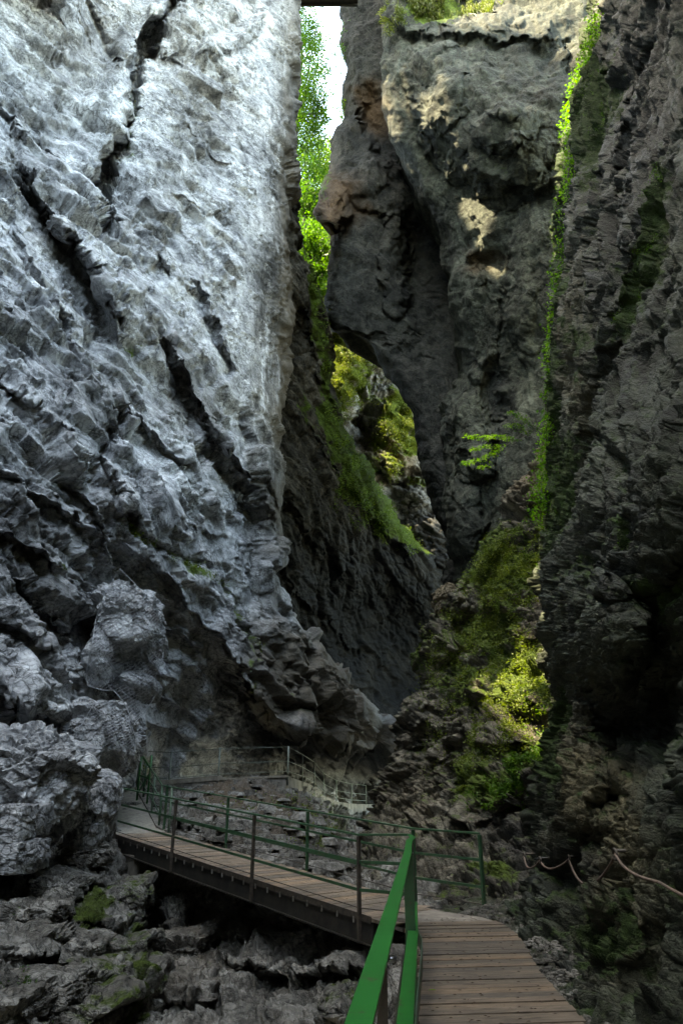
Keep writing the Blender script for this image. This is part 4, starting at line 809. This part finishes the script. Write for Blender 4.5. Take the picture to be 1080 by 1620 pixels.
# gravel and fallen bits along the foot of the right wall
def scatter_stones():
    mb_v = []; mb_f = []; r_ = random.Random(4); base = [(-1, -1, -.6), (1, -1, -.6), (1, 1, -.6), (-1, 1, -.6), (-.7, -.6, .5), (.6, -.8, .6), (.8, .6, .4), (-.6, .7, .6)]
    fs = [(0, 3, 2, 1), (4, 5, 6, 7), (0, 1, 5, 4), (1, 2, 6, 5), (2, 3, 7, 6), (3, 0, 4, 7)]; g = MB()
    for k in range(1500):
        Y = r_.uniform(4.5, 12); X = Rx(Y)+r_.random()**1.4*1.1+.03; s = r_.choice((.008, .012, .018, .03, .045)); a = r_.uniform(0, 6.3)
        z = -.17+.10*float(sstep(0, .3, X-Rx(Y)))+.25*float(sstep(.25, 1.6, X-Rx(Y)))+r_.uniform(0, .03)
        sx, sy, sz = s*r_.uniform(.6, 1.3), s*r_.uniform(.6, 1.3), s*r_.uniform(.4, .9)
        g.add([(X+sx*(x*math.cos(a)-y*math.sin(a)), Y+sy*(x*math.sin(a)+y*math.cos(a)), z+sz*q) for x, y, q in base], fs)
    S = SHEETS['ravine_wall']; V_ = S['V'].reshape(-1, 3); X_ = S['PX'].ravel(); Y_ = S['PY'].ravel(); ok = np.where((Y_ > 1240) & (Y_ < 1400) & (X_ > 205) & (X_ < 640))[0]; rr = np.random.default_rng(8)
    for k in rr.choice(ok, 1500):
        s = float(rr.choice((.05, .08, .12, .18, .28))); a = r_.uniform(0, 6.3); sx, sy, sz = s*r_.uniform(.6, 1.3), s*r_.uniform(.6, 1.3), s*r_.uniform(.3, .8); X, Y, z = V_[k]
        g.add([(X+sx*(x*math.cos(a)-y*math.sin(a)), Y+sy*(x*math.sin(a)+y*math.cos(a)), z+sz*q) for x, y, q in base], fs)
    o = g.build('gravel', ravine); tag(o, kind='stuff'); n = len(o.data.vertices)
    for k in ('moss', 'brown', 'wet'): set_attr(o.data, k, np.full(n, .1))
    # fallen needles, bark and leaf bits lying on the boards
    g = MB()
    for k in range(420):
        Y = 5+6.2*r_.random(); X = rail_line(Y)+.12+(Rx(Y)-rail_line(Y)-.2)*r_.random(); s = r_.uniform(.008, .024); a = r_.uniform(-.5, .5) if r_.random() < .7 else r_.uniform(0, 3); z = zz(Y)+.006
        dx, dy = math.cos(a)*s, math.sin(a)*s; g.add([(X-dx, Y-dy, z), (X+dy*.25, Y-dx*.25, z+.004), (X+dx, Y+dy, z), (X-dy*.25, Y+dx*.25, z+.004)], [(0, 1, 2, 3)])
    for k in range(260):
        s_ = r_.random(); w_ = r_.uniform(.1, W-.1); x, y, z = bp(s_, w_, .006); s = r_.uniform(.012, .03); a = r_.uniform(0, 3)
        dx, dy = math.cos(a)*s, math.sin(a)*s; g.add([(x-dx, y-dy, z), (x+dy*.3, y-dx*.3, z+.004), (x+dx, y+dy, z), (x-dy*.3, y+dx*.3, z+.004)], [(0, 1, 2, 3)])
    tag(g.build('leaf_litter', plain_mat('dead_leaf_bits', (.02, .012, .008), (.07, .04, .02), 40, .8)), kind='stuff')
scatter_stones()
# ------------------------------------------------------------------ rockfall netting
wirem = plain_mat('galvanised_wire', (.17, .175, .185), (.32, .33, .35), 20, .5, .3, .05)
def inside(poly, x, y):
    c = False; j = len(poly)-1
    for i in range(len(poly)):
        if (poly[i][1] > y) != (poly[j][1] > y) and x < (poly[j][0]-poly[i][0])*(y-poly[i][1])/(poly[j][1]-poly[i][1])+poly[i][0]: c = not c
        j = i
    return c
def net(label, poly, ang1, ang2, sp1, sp2):
    V = SHEETS['pale_cliff']['V'].reshape(-1, 3); bl = [V]
    for o in NETROCKS:
        c_ = np.empty(len(o.data.vertices)*3, np.float32); o.data.vertices.foreach_get('co', c_); bl.append(c_.reshape(-1, 3)+np.array(o.location))
    V = np.concatenate(bl); dep = V[..., 1]*CP+(V[..., 2]-H)*SP
    X = 540+F*V[..., 0]/dep; Yp = 810-F*(-V[..., 1]*SP+(V[..., 2]-H)*CP)/dep
    x0, x1 = min(p[0] for p in poly)-12, max(p[0] for p in poly)+12; y0, y1 = min(p[1] for p in poly)-12, max(p[1] for p in poly)+12
    g = 3.; nx, ny = int((x1-x0)/g)+1, int((y1-y0)/g)+1; Dm = np.full((ny, nx), 1e9)
    m = (X > x0) & (X < x1) & (Yp > y0) & (Yp < y1)
    xi = ((X[m]-x0)/g).astype(int); yi = ((Yp[m]-y0)/g).astype(int); np.minimum.at(Dm, (np.clip(yi, 0, ny-1), np.clip(xi, 0, nx-1)), dep[m])
    Dm[Dm > 1e8] = np.median(Dm[Dm < 1e8]); mn = Dm.copy()
    for _ in range(5):   # a taut net rides on the high points and spans the hollows
        q = mn.copy(); q[1:] = np.minimum(q[1:], mn[:-1]+.06); q[:-1] = np.minimum(q[:-1], mn[1:]+.06); q[:, 1:] = np.minimum(q[:, 1:], mn[:, :-1]+.06); q[:, :-1] = np.minimum(q[:, :-1], mn[:, 1:]+.06); mn = q
    for _ in range(14):
        q = mn.copy(); q[1:-1, 1:-1] = (mn[:-2, 1:-1]+mn[2:, 1:-1]+mn[1:-1, :-2]+mn[1:-1, 2:]+mn[1:-1, 1:-1]*2)/6; mn = q
    def pt(x, y, off=.10):
        fx = np.clip((x-x0)/g, 0, nx-1.001); fy = np.clip((y-y0)/g, 0, ny-1.001); i, j = int(fy), int(fx); a, b_ = fy-i, fx-j
        d = (mn[i, j]*(1-a)*(1-b_)+mn[i+1, j]*a*(1-b_)+mn[i, j+1]*(1-a)*b_+mn[i+1, j+1]*a*b_)-off
        u = (x-540)/F; t_ = (y-810)/F; return np.array([u*d, (CP+t_*SP)*d, H+(SP-t_*CP)*d])
    G = MB(); cx, cy = (x0+x1)/2, (y0+y1)/2; Rr = max(x1-x0, y1-y0)
    for ang, sp in ((ang1, sp1), (ang2, sp2)):
        c, s = math.cos(math.radians(ang)), math.sin(math.radians(ang)); k = -int(Rr/sp)
        while k*sp < Rr:
            run = []; 
            for q in np.arange(-Rr, Rr, 3.0):
                wob = 4*math.sin(q*.02+k*.07)+2.5*math.sin(q*.05+k*.21)
                x = cx+q*c-(k*sp+wob)*s; y = cy+q*s+(k*sp+wob)*c
                if inside(poly, x, y): run.append(pt(x, y))
                else:
                    if len(run) > 2: G.tube(run, .006, 3)
                    run = []
            if len(run) > 2: G.tube(run, .006, 3)
            k += 1
    r_ = empty('rockfall_net'); tag(r_, label, 'rock net')
    G.build('mesh', wirem, r_)
    g2 = MB(); loop = poly+[poly[0]]; pts = []
    for i in range(len(loop)-1):
        for w in np.linspace(0, 1, 6)[:-1]: pts.append(pt(loop[i][0]*(1-w)+loop[i+1][0]*w, loop[i][1]*(1-w)+loop[i+1][1]*w, .11))
    g2.tube(pts+[pts[0]], .012, 5); g2.build('border_cable', wirem, r_)
net('upper wire rockfall net wrapped over the bulging rocks of the left cliff', [(190, 900), (215, 925), (245, 960), (262, 1000), (258, 1040), (246, 1070), (250, 1092), (235, 1120), (212, 1145), (197, 1112), (180, 1092), (163, 1092), (140, 1085), (136, 1068), (146, 1020), (152, 980), (165, 940)], -38, 52, 4.2, 11.)
net('lower wire rockfall net round the rock overhanging the end of the footbridge', [(150, 1112), (185, 1110), (202, 1132), (213, 1165), (214, 1190), (204, 1215), (178, 1240), (160, 1222), (138, 1200), (114, 1172)], -38, 60, 4.2, 11.)
# ------------------------------------------------------------------ foliage
def leaf_cloud(C_, size, nrm=None, aspect=.55, droop=.3, seed=0, jitter=1.):
    """one folded leaf (2 quads) per centre"""
    rg = np.random.default_rng(seed); n = len(C_); C_ = np.asarray(C_)
    d = rg.normal(size=(n, 3)); d[:, 2] -= droop; d /= np.linalg.norm(d, axis=1)[:, None]
    up = rg.normal(size=(n, 3))*jitter+(np.array([0, 0, 1.]) if nrm is None else nrm); s = np.cross(d, up); s /= np.linalg.norm(s, axis=1)[:, None]+1e-9; u = np.cross(s, d)
    L = size*rg.uniform(.55, 1.25, n)[:, None]; w = L*aspect
    p0 = C_-d*L*.5; p1 = C_+d*L*.5; m_ = C_-d*L*.08
    a = m_+s*w*.5+u*w*.18; b = m_-s*w*.5+u*w*.18
    V = np.stack([p0, a, p1, b], 1).reshape(-1, 3); i = np.arange(n)[:, None]*4
    Fc = np.concatenate([i+np.array([[0, 1, 2]]), i+np.array([[0, 2, 3]])], 0)
    return V, Fc
def foliage(name, C_, size, mat, parent=None, **k):
    V, Fc = leaf_cloud(C_, size, **k); return link(name, np_mesh(name, V, Fc, 3), mat, parent)
lf_sun = leaf_mat('leaf_bright', (.022, .075, .01), (.095, .19, .022), .5, .8)
lf_yel = leaf_mat('leaf_yellow_green', (.06, .13, .012), (.18, .26, .03), .55, 1.)
lf_ivy = leaf_mat('leaf_ivy', (.045, .14, .012), (.13, .26, .025), .55, 3)
lf_fern = leaf_mat('leaf_fern', (.045, .072, .012), (.14, .165, .032), .45, 2.5)
bark = plain_mat('bark', (.03, .025, .02), (.09, .075, .06), 6, .9, 0, .5)
def blob_pts(c, r, n, rg, hollow=.35):
    """clumpy points: small leaf clusters spread through an ellipsoid"""
    nc = max(6, n//38); d = rg.normal(size=(nc, 3)); d /= np.linalg.norm(d, axis=1)[:, None]; cc = d*(rg.random(nc)[:, None]**.5)*r
    k = rg.integers(0, nc, n); return np.asarray(c)+cc[k]+rg.normal(size=(n, 3))*r*np.array([.17, .17, .09])
def tree(label, base_px, Y, blobs, mat, seed, cat='tree', leaf=.26, dens=1., group='trees growing beyond the gorge'):
    rg = np.random.default_rng(seed); base = P(base_px[0], base_px[1], Y); t_ = empty('broadleaf_tree' if cat == 'tree' else 'shrub', base); tag(t_, label, cat, group)
    pts = []; tr = MB(); lo = np.array([0, 0, 0.]); cs = [P(x, y, Y+dy)-base for x, y, r, dy in blobs]
    top = max(cs, key=lambda c: c[2]); mid = np.mean(cs, axis=0)
    trunk = [lo-(0, 0, 1.5), lo+(mid-lo)*.35+(.2, 0, .3), mid+(top-mid)*.3, top]; tr.tube(trunk, .32 if cat == 'tree' else .05, 8, .05 if cat == 'tree' else .015)
    for c, (x, y, r, dy) in zip(cs, blobs):
        rr = r/F*(np.linalg.norm(c+base-np.array([0, 0, H])))
        pts.append(blob_pts(c, rr, int(2600*dens*(r/32)**2), rg))
        st = trunk[1]*.5+mid*.5; st[2] = min(st[2], c[2])
        for _ in range(4):
            e_ = c+rg.normal(size=3)*rr*.5; tr.tube([st, (st+e_)/2+(0, 0, .3), e_], .09 if cat == 'tree' else .02, 5, .012)
    tr.build('trunk', bark, t_, smooth=True); foliage('crown', np.concatenate(pts), leaf, mat, t_, seed=seed)
tree('tall slender green tree at the top of the gap against the white sky', (450, 350), 50, [(470, 25, 34, 0), (482, 60, 30, 1), (478, 100, 38, 0), (486, 145, 36, -1), (474, 190, 40, 0), (498, 185, 20, 0)], lf_sun, 21)
tree('dense mid green tree below the slender one in the gap', (470, 455), 52, [(480, 240, 42, 0), (490, 285, 44, 0), (476, 330, 40, 0), (500, 335, 30, 1)], lf_sun, 22)
tree('sunlit yellow green tree crown touching the white sky beside the dark overhang', (520, 480), 57, [(516, 235, 22, 0), (527, 262, 20, 0), (510, 272, 26, 0), (520, 300, 24, 0), (512, 330, 20, 0)], lf_yel, 23)
tree('low green tree at the foot of the gap just above the mossy column', (480, 520), 50, [(484, 385, 36, 0), (504, 400, 26, 0), (500, 432, 28, 0), (490, 460, 24, 0)], lf_sun, 24)
tree('pale green tree behind the others at the lower end of the gap', (520, 520), 58, [(520, 370, 30, 0), (515, 410, 28, -2), (516, 440, 20, -4)], lf_yel, 25, dens=.8)
tree('sparse dark leafy shrub hanging from the overhang edge against the sky', (556, 130), 46.5, [(541, 45, 14, 0), (538, 80, 17, 0), (546, 110, 15, 0), (528, 88, 9, 0)], lf_sun, 26, cat='shrub', dens=.45, leaf=.16, group='shrubs on the overhang edge')
tree('small yellow lit shrub low on the overhang edge against the sky', (556, 200), 46.5, [(543, 172, 14, 0), (545, 187, 9, 0)], lf_yel, 27, cat='shrub', dens=.8, leaf=.16, group='shrubs on the overhang edge')
# hillside behind the trees
def hillside():
    px = np.linspace(380, 640, 120); py = np.linspace(325, 560, 120); X, Y_ = np.meshgrid(px, py)
    D = 84-(Y_-325)*.06; D = D+fbm(np.stack([X/20, Y_/20, X*0], -1), 4)*2.5
    V = P(X, Y_+18*fbm(np.stack([X/30, X*0, X*0], -1), 3)*(1-(Y_-325)/235), D); r_, c_ = X.shape; idx = np.arange(r_*c_).reshape(r_, c_)
    back = V[0:1]+np.array([0, 30, -3]); V = np.concatenate([back, V], 0); r_ += 1; idx = np.arange(r_*c_).reshape(r_, c_)
    f = np.stack([idx[:-1, :-1], idx[1:, :-1], idx[1:, 1:], idx[:-1, 1:]], -1).reshape(-1, 4)
    o = link('hillside', np_mesh('hillside', V.reshape(-1, 3), f, 4, True), plain_mat('wooded_hillside', (.02, .05, .01), (.07, .12, .02), .6, .95, 0, 1., dist=.5)); tag(o, kind='structure')
    rg = np.random.default_rng(5); k = rg.integers(0, c_*(r_-2), 9000)+c_; C_ = V.reshape(-1, 3)[k]+rg.normal(size=(9000, 3))*.6; tag(foliage('forest', C_, .4, lf_yel, seed=9), kind='stuff')
hillside()
def rim():  # unseen leaves above the frame, added to dapple the sunlight
    rg = np.random.default_rng(12); pts = [blob_pts((-16+rg.uniform(-2, 2), 12+24*(k+.5)/11+rg.uniform(-1, 1), rg.uniform(95, 104)), rg.uniform(2., 3.4), 1300, rg) for k in range(11) for _ in range(2)]
    pts += [blob_pts((rg.uniform(-19, -13), rg.uniform(-2, 15), rg.uniform(50, 60)), rg.uniform(1.5, 2.6), 600, rg) for k in range(15)]
    tag(foliage('sun_dapple_leaves', np.concatenate(pts), .5, lf_sun, seed=3), kind='stuff')
rim()
# ---- cover plants: tufts of small leaves rooted in the rock sheets
def on_sheet(name, regions, n, rg, off=(.01, .12), warpamp=10):
    """random rock points inside pixel ellipses (cx,cy,rx,ry,ang,weight)"""
    S = SHEETS[name]; V = S['V'].reshape(-1, 3); N_ = S['N'].reshape(-1, 3); X = S['PX'].ravel(); Y_ = S['PY'].ravel(); w = np.zeros(len(X))
    cl = fbm(np.stack([X/22, Y_/22, X*0+3], -1), 4)
    for cx, cy, rx, ry, ang, val in regions:
        c, s = math.cos(math.radians(ang)), math.sin(math.radians(ang)); dx = X-cx; dy = Y_-cy
        a = (dx*c+dy*s)/rx; b_ = (-dx*s+dy*c)/ry; w += val*np.exp(-(a*a+b_*b_)**2)
    w *= sstep(-.05, .4, cl+.12); w /= w.sum()
    k = rg.choice(len(X), n, p=w); return V[k], N_[k]
def cover(name, sh, regions, ntuft, per, spread, leaf, mat, seed, hang=.0, lift=.08, **kw):
    rg = np.random.default_rng(seed); v, nn = on_sheet(sh, regions, ntuft, rg)
    k = np.repeat(np.arange(ntuft), per); sp = rg.normal(size=(len(k), 3))*spread; sp[:, 2] -= np.abs(rg.normal(size=len(k)))*hang
    C_ = v[k]+nn[k]*(lift*rg.random(len(k))[:, None])+sp; o = foliage(name, C_, leaf, mat, seed=seed, **kw); return o
mossl = leaf_mat('moss_fronds', (.06, .09, .01), (.22, .24, .03), .4, 1.5)
tag(cover('moss_cover', 'mossy_cliff', [(540, 590, 50, 60, 12, 1), (632, 665, 38, 45, 20, .9), (520, 490, 20, 60, 0, 1), (600, 740, 30, 15, 0, .5)], 4200, 7, .22, .19, leaf_mat('hanging_moss', (.05, .07, .01), (.15, .165, .03), .35, .5), 31, hang=.35), kind='stuff')
tag(cover('ground_cover', 'shaded_cliff', [(605, 785, 74, 46, 30, 1.2), (545, 700, 12, 60, -25, .6), (650, 850, 30, 20, 30, .4), (510, 560, 5, 110, -8, .5)], 1500, 7, .16, .14, leaf_mat('olive_leaf', (.03, .055, .008), (.1, .14, .02), .45, 1.5), 32, hang=.15), kind='stuff')
tag(cover('creeping_plants', 'planted_slope', [(810, 900, 66, 56, 0, 1.1), (765, 985, 56, 46, 0, .9), (820, 1060, 56, 54, 10, 1.), (735, 1080, 40, 50, 0, .6), (700, 1040, 30, 60, 20, .5), (800, 1150, 60, 40, 0, .6), (690, 1180, 30, 40, 0, .3), (745, 1210, 28, 60, 10, .5), (700, 1110, 14, 10, 0, .4), (866, 800, 12, 90, 0, .8), (780, 1110, 40, 20, 0, .4)], 6200, 9, .09, .07, lf_fern, 33, hang=.08), kind='stuff')
tag(cover('slope_moss', 'planted_slope', [(810, 1225, 66, 20, -35, 1.2), (850, 1160, 14, 40, 0, .6)], 900, 10, .03, .07, leaf_mat('dark_moss', (.03, .08, .01), (.09, .17, .02), .4, 3), 34, hang=.06), kind='stuff')
tag(cover('wall_moss', 'near_wall', [(935, 110, 16, 80, 12, 1), (900, 400, 9, 180, 3, 1), (880, 700, 8, 140, 3, 1), (960, 160, 20, 50, 0, .4), (1040, 440, 8, 80, 18, .9), (1075, 300, 12, 30, 0, .6), (1000, 850, 8, 20, 0, .3)], 1500, 7, .025, .03, leaf_mat('wall_moss', (.02, .06, .006), (.07, .15, .012), .4, 5), 35, hang=.05), kind='stuff')
tag(cover('terrace_plants', 'mossy_terrace', [(60, 1580, 60, 36, 0, 1), (120, 1590, 40, 20, 0, .5), (40, 1470, 40, 14, 0, .4), (100, 1410, 40, 8, 20, .3)], 220, 8, .05, .05, leaf_mat('dull_leaf', (.02, .05, .012), (.06, .11, .03), .4, 4), 36), kind='stuff')
tag(cover('ravine_plants', 'ravine_wall', [(500, 1290, 40, 24, 20, 1), (400, 1280, 60, 14, 0, .4), (470, 1340, 40, 10, 10, .4)], 260, 9, .06, .07, lf_fern, 37), kind='stuff')
tag(cover('ledge_plants', 'pale_cliff', [(215, 845, 30, 6, 35, 1), (310, 900, 55, 5, 25, 1), (378, 975, 7, 50, -20, .8), (215, 550, 20, 4, 10, .6), (100, 895, 14, 6, 30, .4), (250, 1215, 12, 5, 0, .4), (205, 200, 5, 60, 0, .15), (390, 1075, 8, 20, 0, .4)], 170, 8, .08, .08, lf_fern, 38), kind='stuff')
def grass(name, sh, regions, n, L, mat, seed):
    rg = np.random.default_rng(seed); v, nn = on_sheet(sh, regions, n, rg); d = rg.normal(size=(n, 3))*.35+nn*.6+np.array([0, 0, -.2]); d /= np.linalg.norm(d, axis=1)[:, None]
    s = np.cross(d, rg.normal(size=(n, 3))); s /= np.linalg.norm(s, axis=1)[:, None]; ln = L*rg.uniform(.5, 1.2, n)[:, None]
    m_ = v+d*ln*.6; tip = m_+(d*.25+np.array([0, 0, -.7]))*ln*.6; w = L*.035
    V = np.stack([v-s*w, v+s*w, m_+s*w*.8, m_-s*w*.8, tip], 1).reshape(-1, 3); i = np.arange(n)[:, None]*5
    Fc = np.concatenate([i+np.array([[0, 1, 2]]), i+np.array([[0, 2, 3]]), i+np.array([[3, 2, 4]])]); tag(link(name, np_mesh(name, V, Fc, 3), mat), kind='stuff')
grass('grass', 'hanging_bulge', [(700, 8, 60, 16, 0, 1), (630, 20, 14, 30, 20, 1), (760, 8, 30, 12, 0, .7)], 2600, .9, leaf_mat('dry_grass', (.045, .06, .018), (.13, .14, .045), .4, 2), 41)
# ---- individual ferns on the slope
def fern(label, root, seed, L=.4, mat=lf_fern, group='ferns on the planted slope', n=9, nrm=(-.3, -.9, .2)):
    rg = np.random.default_rng(seed); q = empty('fern', root); tag(q, label, 'fern', group); st = MB(); C_ = []
    for k in range(n):
        a = rg.uniform(-2.2, 2.2); d = np.array([math.sin(a), -abs(math.cos(a))*.8-.1, .55]); d /= np.linalg.norm(d); l = L*rg.uniform(.6, 1.1)
        pts = [d*l*w+np.array([0, 0, -.75*l*w*w]) for w in np.linspace(0, 1, 8)]; st.tube(pts, .004, 4, .001)
        for i in range(1, 8):
            side = np.cross(pts[i]-pts[i-1], (0, 0, 1)); side /= np.linalg.norm(side)+1e-9
            for s in (-1, 1):
                for f_ in (.35, .8): C_.append(pts[i]*.6+pts[i-1]*.4+side*s*l*.2*(1-i/9)*f_)
    st.build('stem', bark, q); foliage('fronds', np.array(C_), L*.15, mat, q, seed=seed, aspect=.4)
for k, (x, y, lab) in enumerate([(725, 1075, 'bright fern at the left of the planted slope above the dark hollow'), (790, 1085, 'fern hanging over the dark ledge in the middle of the planted slope'), (745, 1195, 'lone bright fern low on the slope above the railing corner'), (845, 890, 'fern close to the right wall at the top of the planted slope'), (800, 935, 'fern in the sunlit upper part of the planted slope'), (735, 1245, 'yellowish fern nearest to the railing corner')]):
    fern(lab, surf('planted_slope', x, y, .02), 60+k)
fern('tiny bright green plant in the rubble behind the middle of the footbridge railing', surf('ravine_wall', 418, 1326, .02), 70, .25, lf_sun, None, 6)
fern('leafy plant in the rubble below the far path', surf('ravine_wall', 495, 1300, .02), 71, .5, lf_fern, None, 12)
fern('low fern at the bottom left corner of the ravine', surf('mossy_terrace', 60, 1570, .02), 72, .35, lf_sun, None, 9)
# ---- creepers down the edge of the near wall
edge = [(944, 20), (936, 70), (924, 110), (912, 160), (905, 215), (903, 270), (899, 330), (895, 380), (890, 430), (884, 480), (878, 530), (870, 570), (874, 620), (872, 680), (868, 740), (864, 790), (858, 830)]
labs = ['topmost leafy creeper on the edge of the right wall', 'large leafed creeper jutting out near the top of the right wall edge', 'third creeper from the top on the right wall edge', 'narrow creeper on the right wall edge beside the lit patch of the bulge', 'creeper at mid height on the right wall edge', 'bushy creeper sticking out halfway down the right wall edge', 'thin creeper just above the bare maple twig on the right wall edge', 'lowest creeper on the right wall edge beside the brown rock']
def creeper(i, pts, label):
    rg = np.random.default_rng(80+i); q = empty('creeper', pts[0]); tag(q, label, 'creeper', 'creepers hanging down the edge of the right wall'); st = MB(); C_ = []
    P_ = [p-pts[0] for p in pts]
    for j in range(5):
        o_ = rg.normal(size=3)*np.array([.10, .1, .05])-np.array([(.22 if i % 3 == 1 else .05)*rg.random(), 0, 0]); pl = [p+o_+rg.normal(size=3)*.03 for p in P_]; st.tube(pl, .006, 4, .003)
        for a, b_ in zip(pl[:-1], pl[1:]):
            for w in np.linspace(0, 1, int(np.linalg.norm(b_-a)/.025)+2):
                if fbm((a+(b_-a)*w+pts[0])[None]*1.6, 2)[0] > -.4: C_.append(a+(b_-a)*w+rg.normal(size=3)*np.array([.085, .06, .04]))
    st.build('stem', bark, q); foliage('leaves', np.array(C_), .068, lf_ivy, q, seed=90+i, aspect=.75)
ep = []
for (x, y) in edge:
    p = surf('near_wall', x+6, y, 0); s_ = np.linalg.norm(p-[0, 0, H]); d = P(x, y, 1.0)-np.array([0, 0, H]); d /= np.linalg.norm(d); ep.append(np.array([0, 0, H])+d*(s_-.03))
for i in range(8): creeper(i, ep[2*i:2*i+3], labs[i])
# maple branch reaching out from the wall
def branch(name, label, pix, Y, twigs, leafed=True, r=.012):
    root = P(pix[0][0], pix[0][1], Y[0]); q = empty(name, root); tag(q, label, 'branch'); st = MB(); M_ = [P(x, y, yy)-root for (x, y), yy in zip(pix, Y)]
    st.tube(M_, r, 6, r*.3); rg = np.random.default_rng(len(pix)*7+len(twigs)); C_ = []
    for tw in twigs:
        pl = [P(x, y, yy)-root for (x, y, yy) in tw]; st.tube(pl, r*.5, 5, r*.2)
        for a, b_ in zip(pl[:-1], pl[1:]):
            n_ = int(np.linalg.norm(b_-a)/.028)+1
            for w in np.linspace(0, 1, n_):
                for _ in range(6): C_.append(a+(b_-a)*w+rg.normal(size=3)*np.array([.055, .05, .018]))
    st.build('twig', bark, q, smooth=True)
    if leafed: foliage('leaves', np.array(C_), .055, leaf_mat('maple_leaf', (.03, .085, .01), (.09, .17, .02), .4, 6) , q, seed=77, aspect=.6, droop=.1, nrm=np.array([0, 0, 3.]), jitter=.7)
branch('maple_branch', 'leafy maple branch reaching left out of the right wall over the dark rock', [(880, 660), (845, 680), (822, 695), (800, 704), (782, 722), (770, 742)], [13.5, 13.3, 13.1, 13, 12.9, 12.8],
       [[(845, 680, 13.3), (830, 664, 13.2), (810, 655, 13.1), (802, 652, 13.1)], [(835, 686, 13.2), (815, 672, 13.1), (800, 675, 13.)], [(815, 697, 13.1), (790, 690, 13.), (765, 693, 12.9), (738, 690, 12.8)], [(795, 708, 13), (768, 706, 12.9), (745, 712, 12.8)], [(790, 712, 12.9), (760, 728, 12.8), (733, 734, 12.7)], [(775, 735, 12.9), (755, 742, 12.8)]])
branch('bare_twig', 'bare upper twig sticking out of the creepers on the right wall edge', [(875, 575), (860, 572), (845, 570), (828, 567)], [13.4, 13.2, 13.1, 13], [[(850, 571, 13.1), (842, 562, 13.1)]], False, .008)
branch('bare_twig', 'bare lower twig below the creepers on the right wall edge', [(876, 628), (858, 622), (845, 616), (836, 612)], [13.4, 13.2, 13.1, 13], [[(855, 620, 13.1), (842, 626, 13.1)]], False, .008)
# one fresh leaf on the boards
for x, y, lab in ((683, 1569, 'single yellow leaf lying on the boards beside the kick board'), (721, 1439, 'yellow leaf lying at the far corner of the boardwalk')):
    p = PZ(x, y, zz(7) if y > 1500 else -.09); p[2] += .012; q = MB(); s = .035
    q.add([p+np.array(v)*s for v in ((-1, 0, 0), (-.3, -.5, .1), (.6, -.35, .15), (1.1, 0, 0), (.6, .4, .12), (-.3, .5, .1))], [(0, 1, 2, 3), (0, 3, 4, 5)])
    tag(q.build('fallen_leaf', lf_yel), lab, 'leaf')
# ------------------------------------------------------------------ camera, light
cam = bpy.data.cameras.new('camera'); cam.sensor_fit = 'VERTICAL'; cam.sensor_height = 36; cam.lens = 24; cam.clip_end = 2000; cam.clip_start = .05
co = bpy.data.objects.new('camera', cam); COL.objects.link(co); co.location = (0, 0, H); co.rotation_euler = (math.pi/2+PITCH, 0, 0); scn.camera = co
AZ, EL = SUN_AZ, SUN_EL       # azimuth clockwise from +Y
sd = Vector((math.sin(math.radians(AZ))*math.cos(math.radians(EL)), math.cos(math.radians(AZ))*math.cos(math.radians(EL)), math.sin(math.radians(EL))))
sun = bpy.data.lights.new('sun', 'SUN'); sun.energy = SUNE; sun.angle = math.radians(.5); sun.color = (1, .94, .84)
so = bpy.data.objects.new('sun', sun); COL.objects.link(so); so.rotation_euler = sd.to_track_quat('Z', 'Y').to_euler()
w = bpy.data.worlds.new('World'); scn.world = w; w.use_nodes = True; nt = w.node_tree; bg = nt.nodes['Background']
sk = nt.nodes.new('ShaderNodeTexSky'); sk.sky_type = 'NISHITA'; sk.sun_disc = False; sk.sun_elevation = math.radians(EL); sk.sun_rotation = math.radians(AZ); sk.altitude = 800; sk.air_density = 1.; sk.dust_density = 2.; sk.ozone_density = 1.
nt.links.new(sk.outputs[0], bg.inputs[0]); bg.inputs[1].default_value = SKY
scn.view_settings.view_transform = 'Standard'; scn.view_settings.look = 'None'; scn.view_settings.exposure = EXPO; scn.view_settings.gamma = 1; scn.view_settings.use_white_balance = True; scn.view_settings.white_balance_temperature = 9600; scn.view_settings.white_balance_tint = 0
scn.cycles.max_bounces = 6; scn.cycles.diffuse_bounces = 4; scn.cycles.use_denoising = True
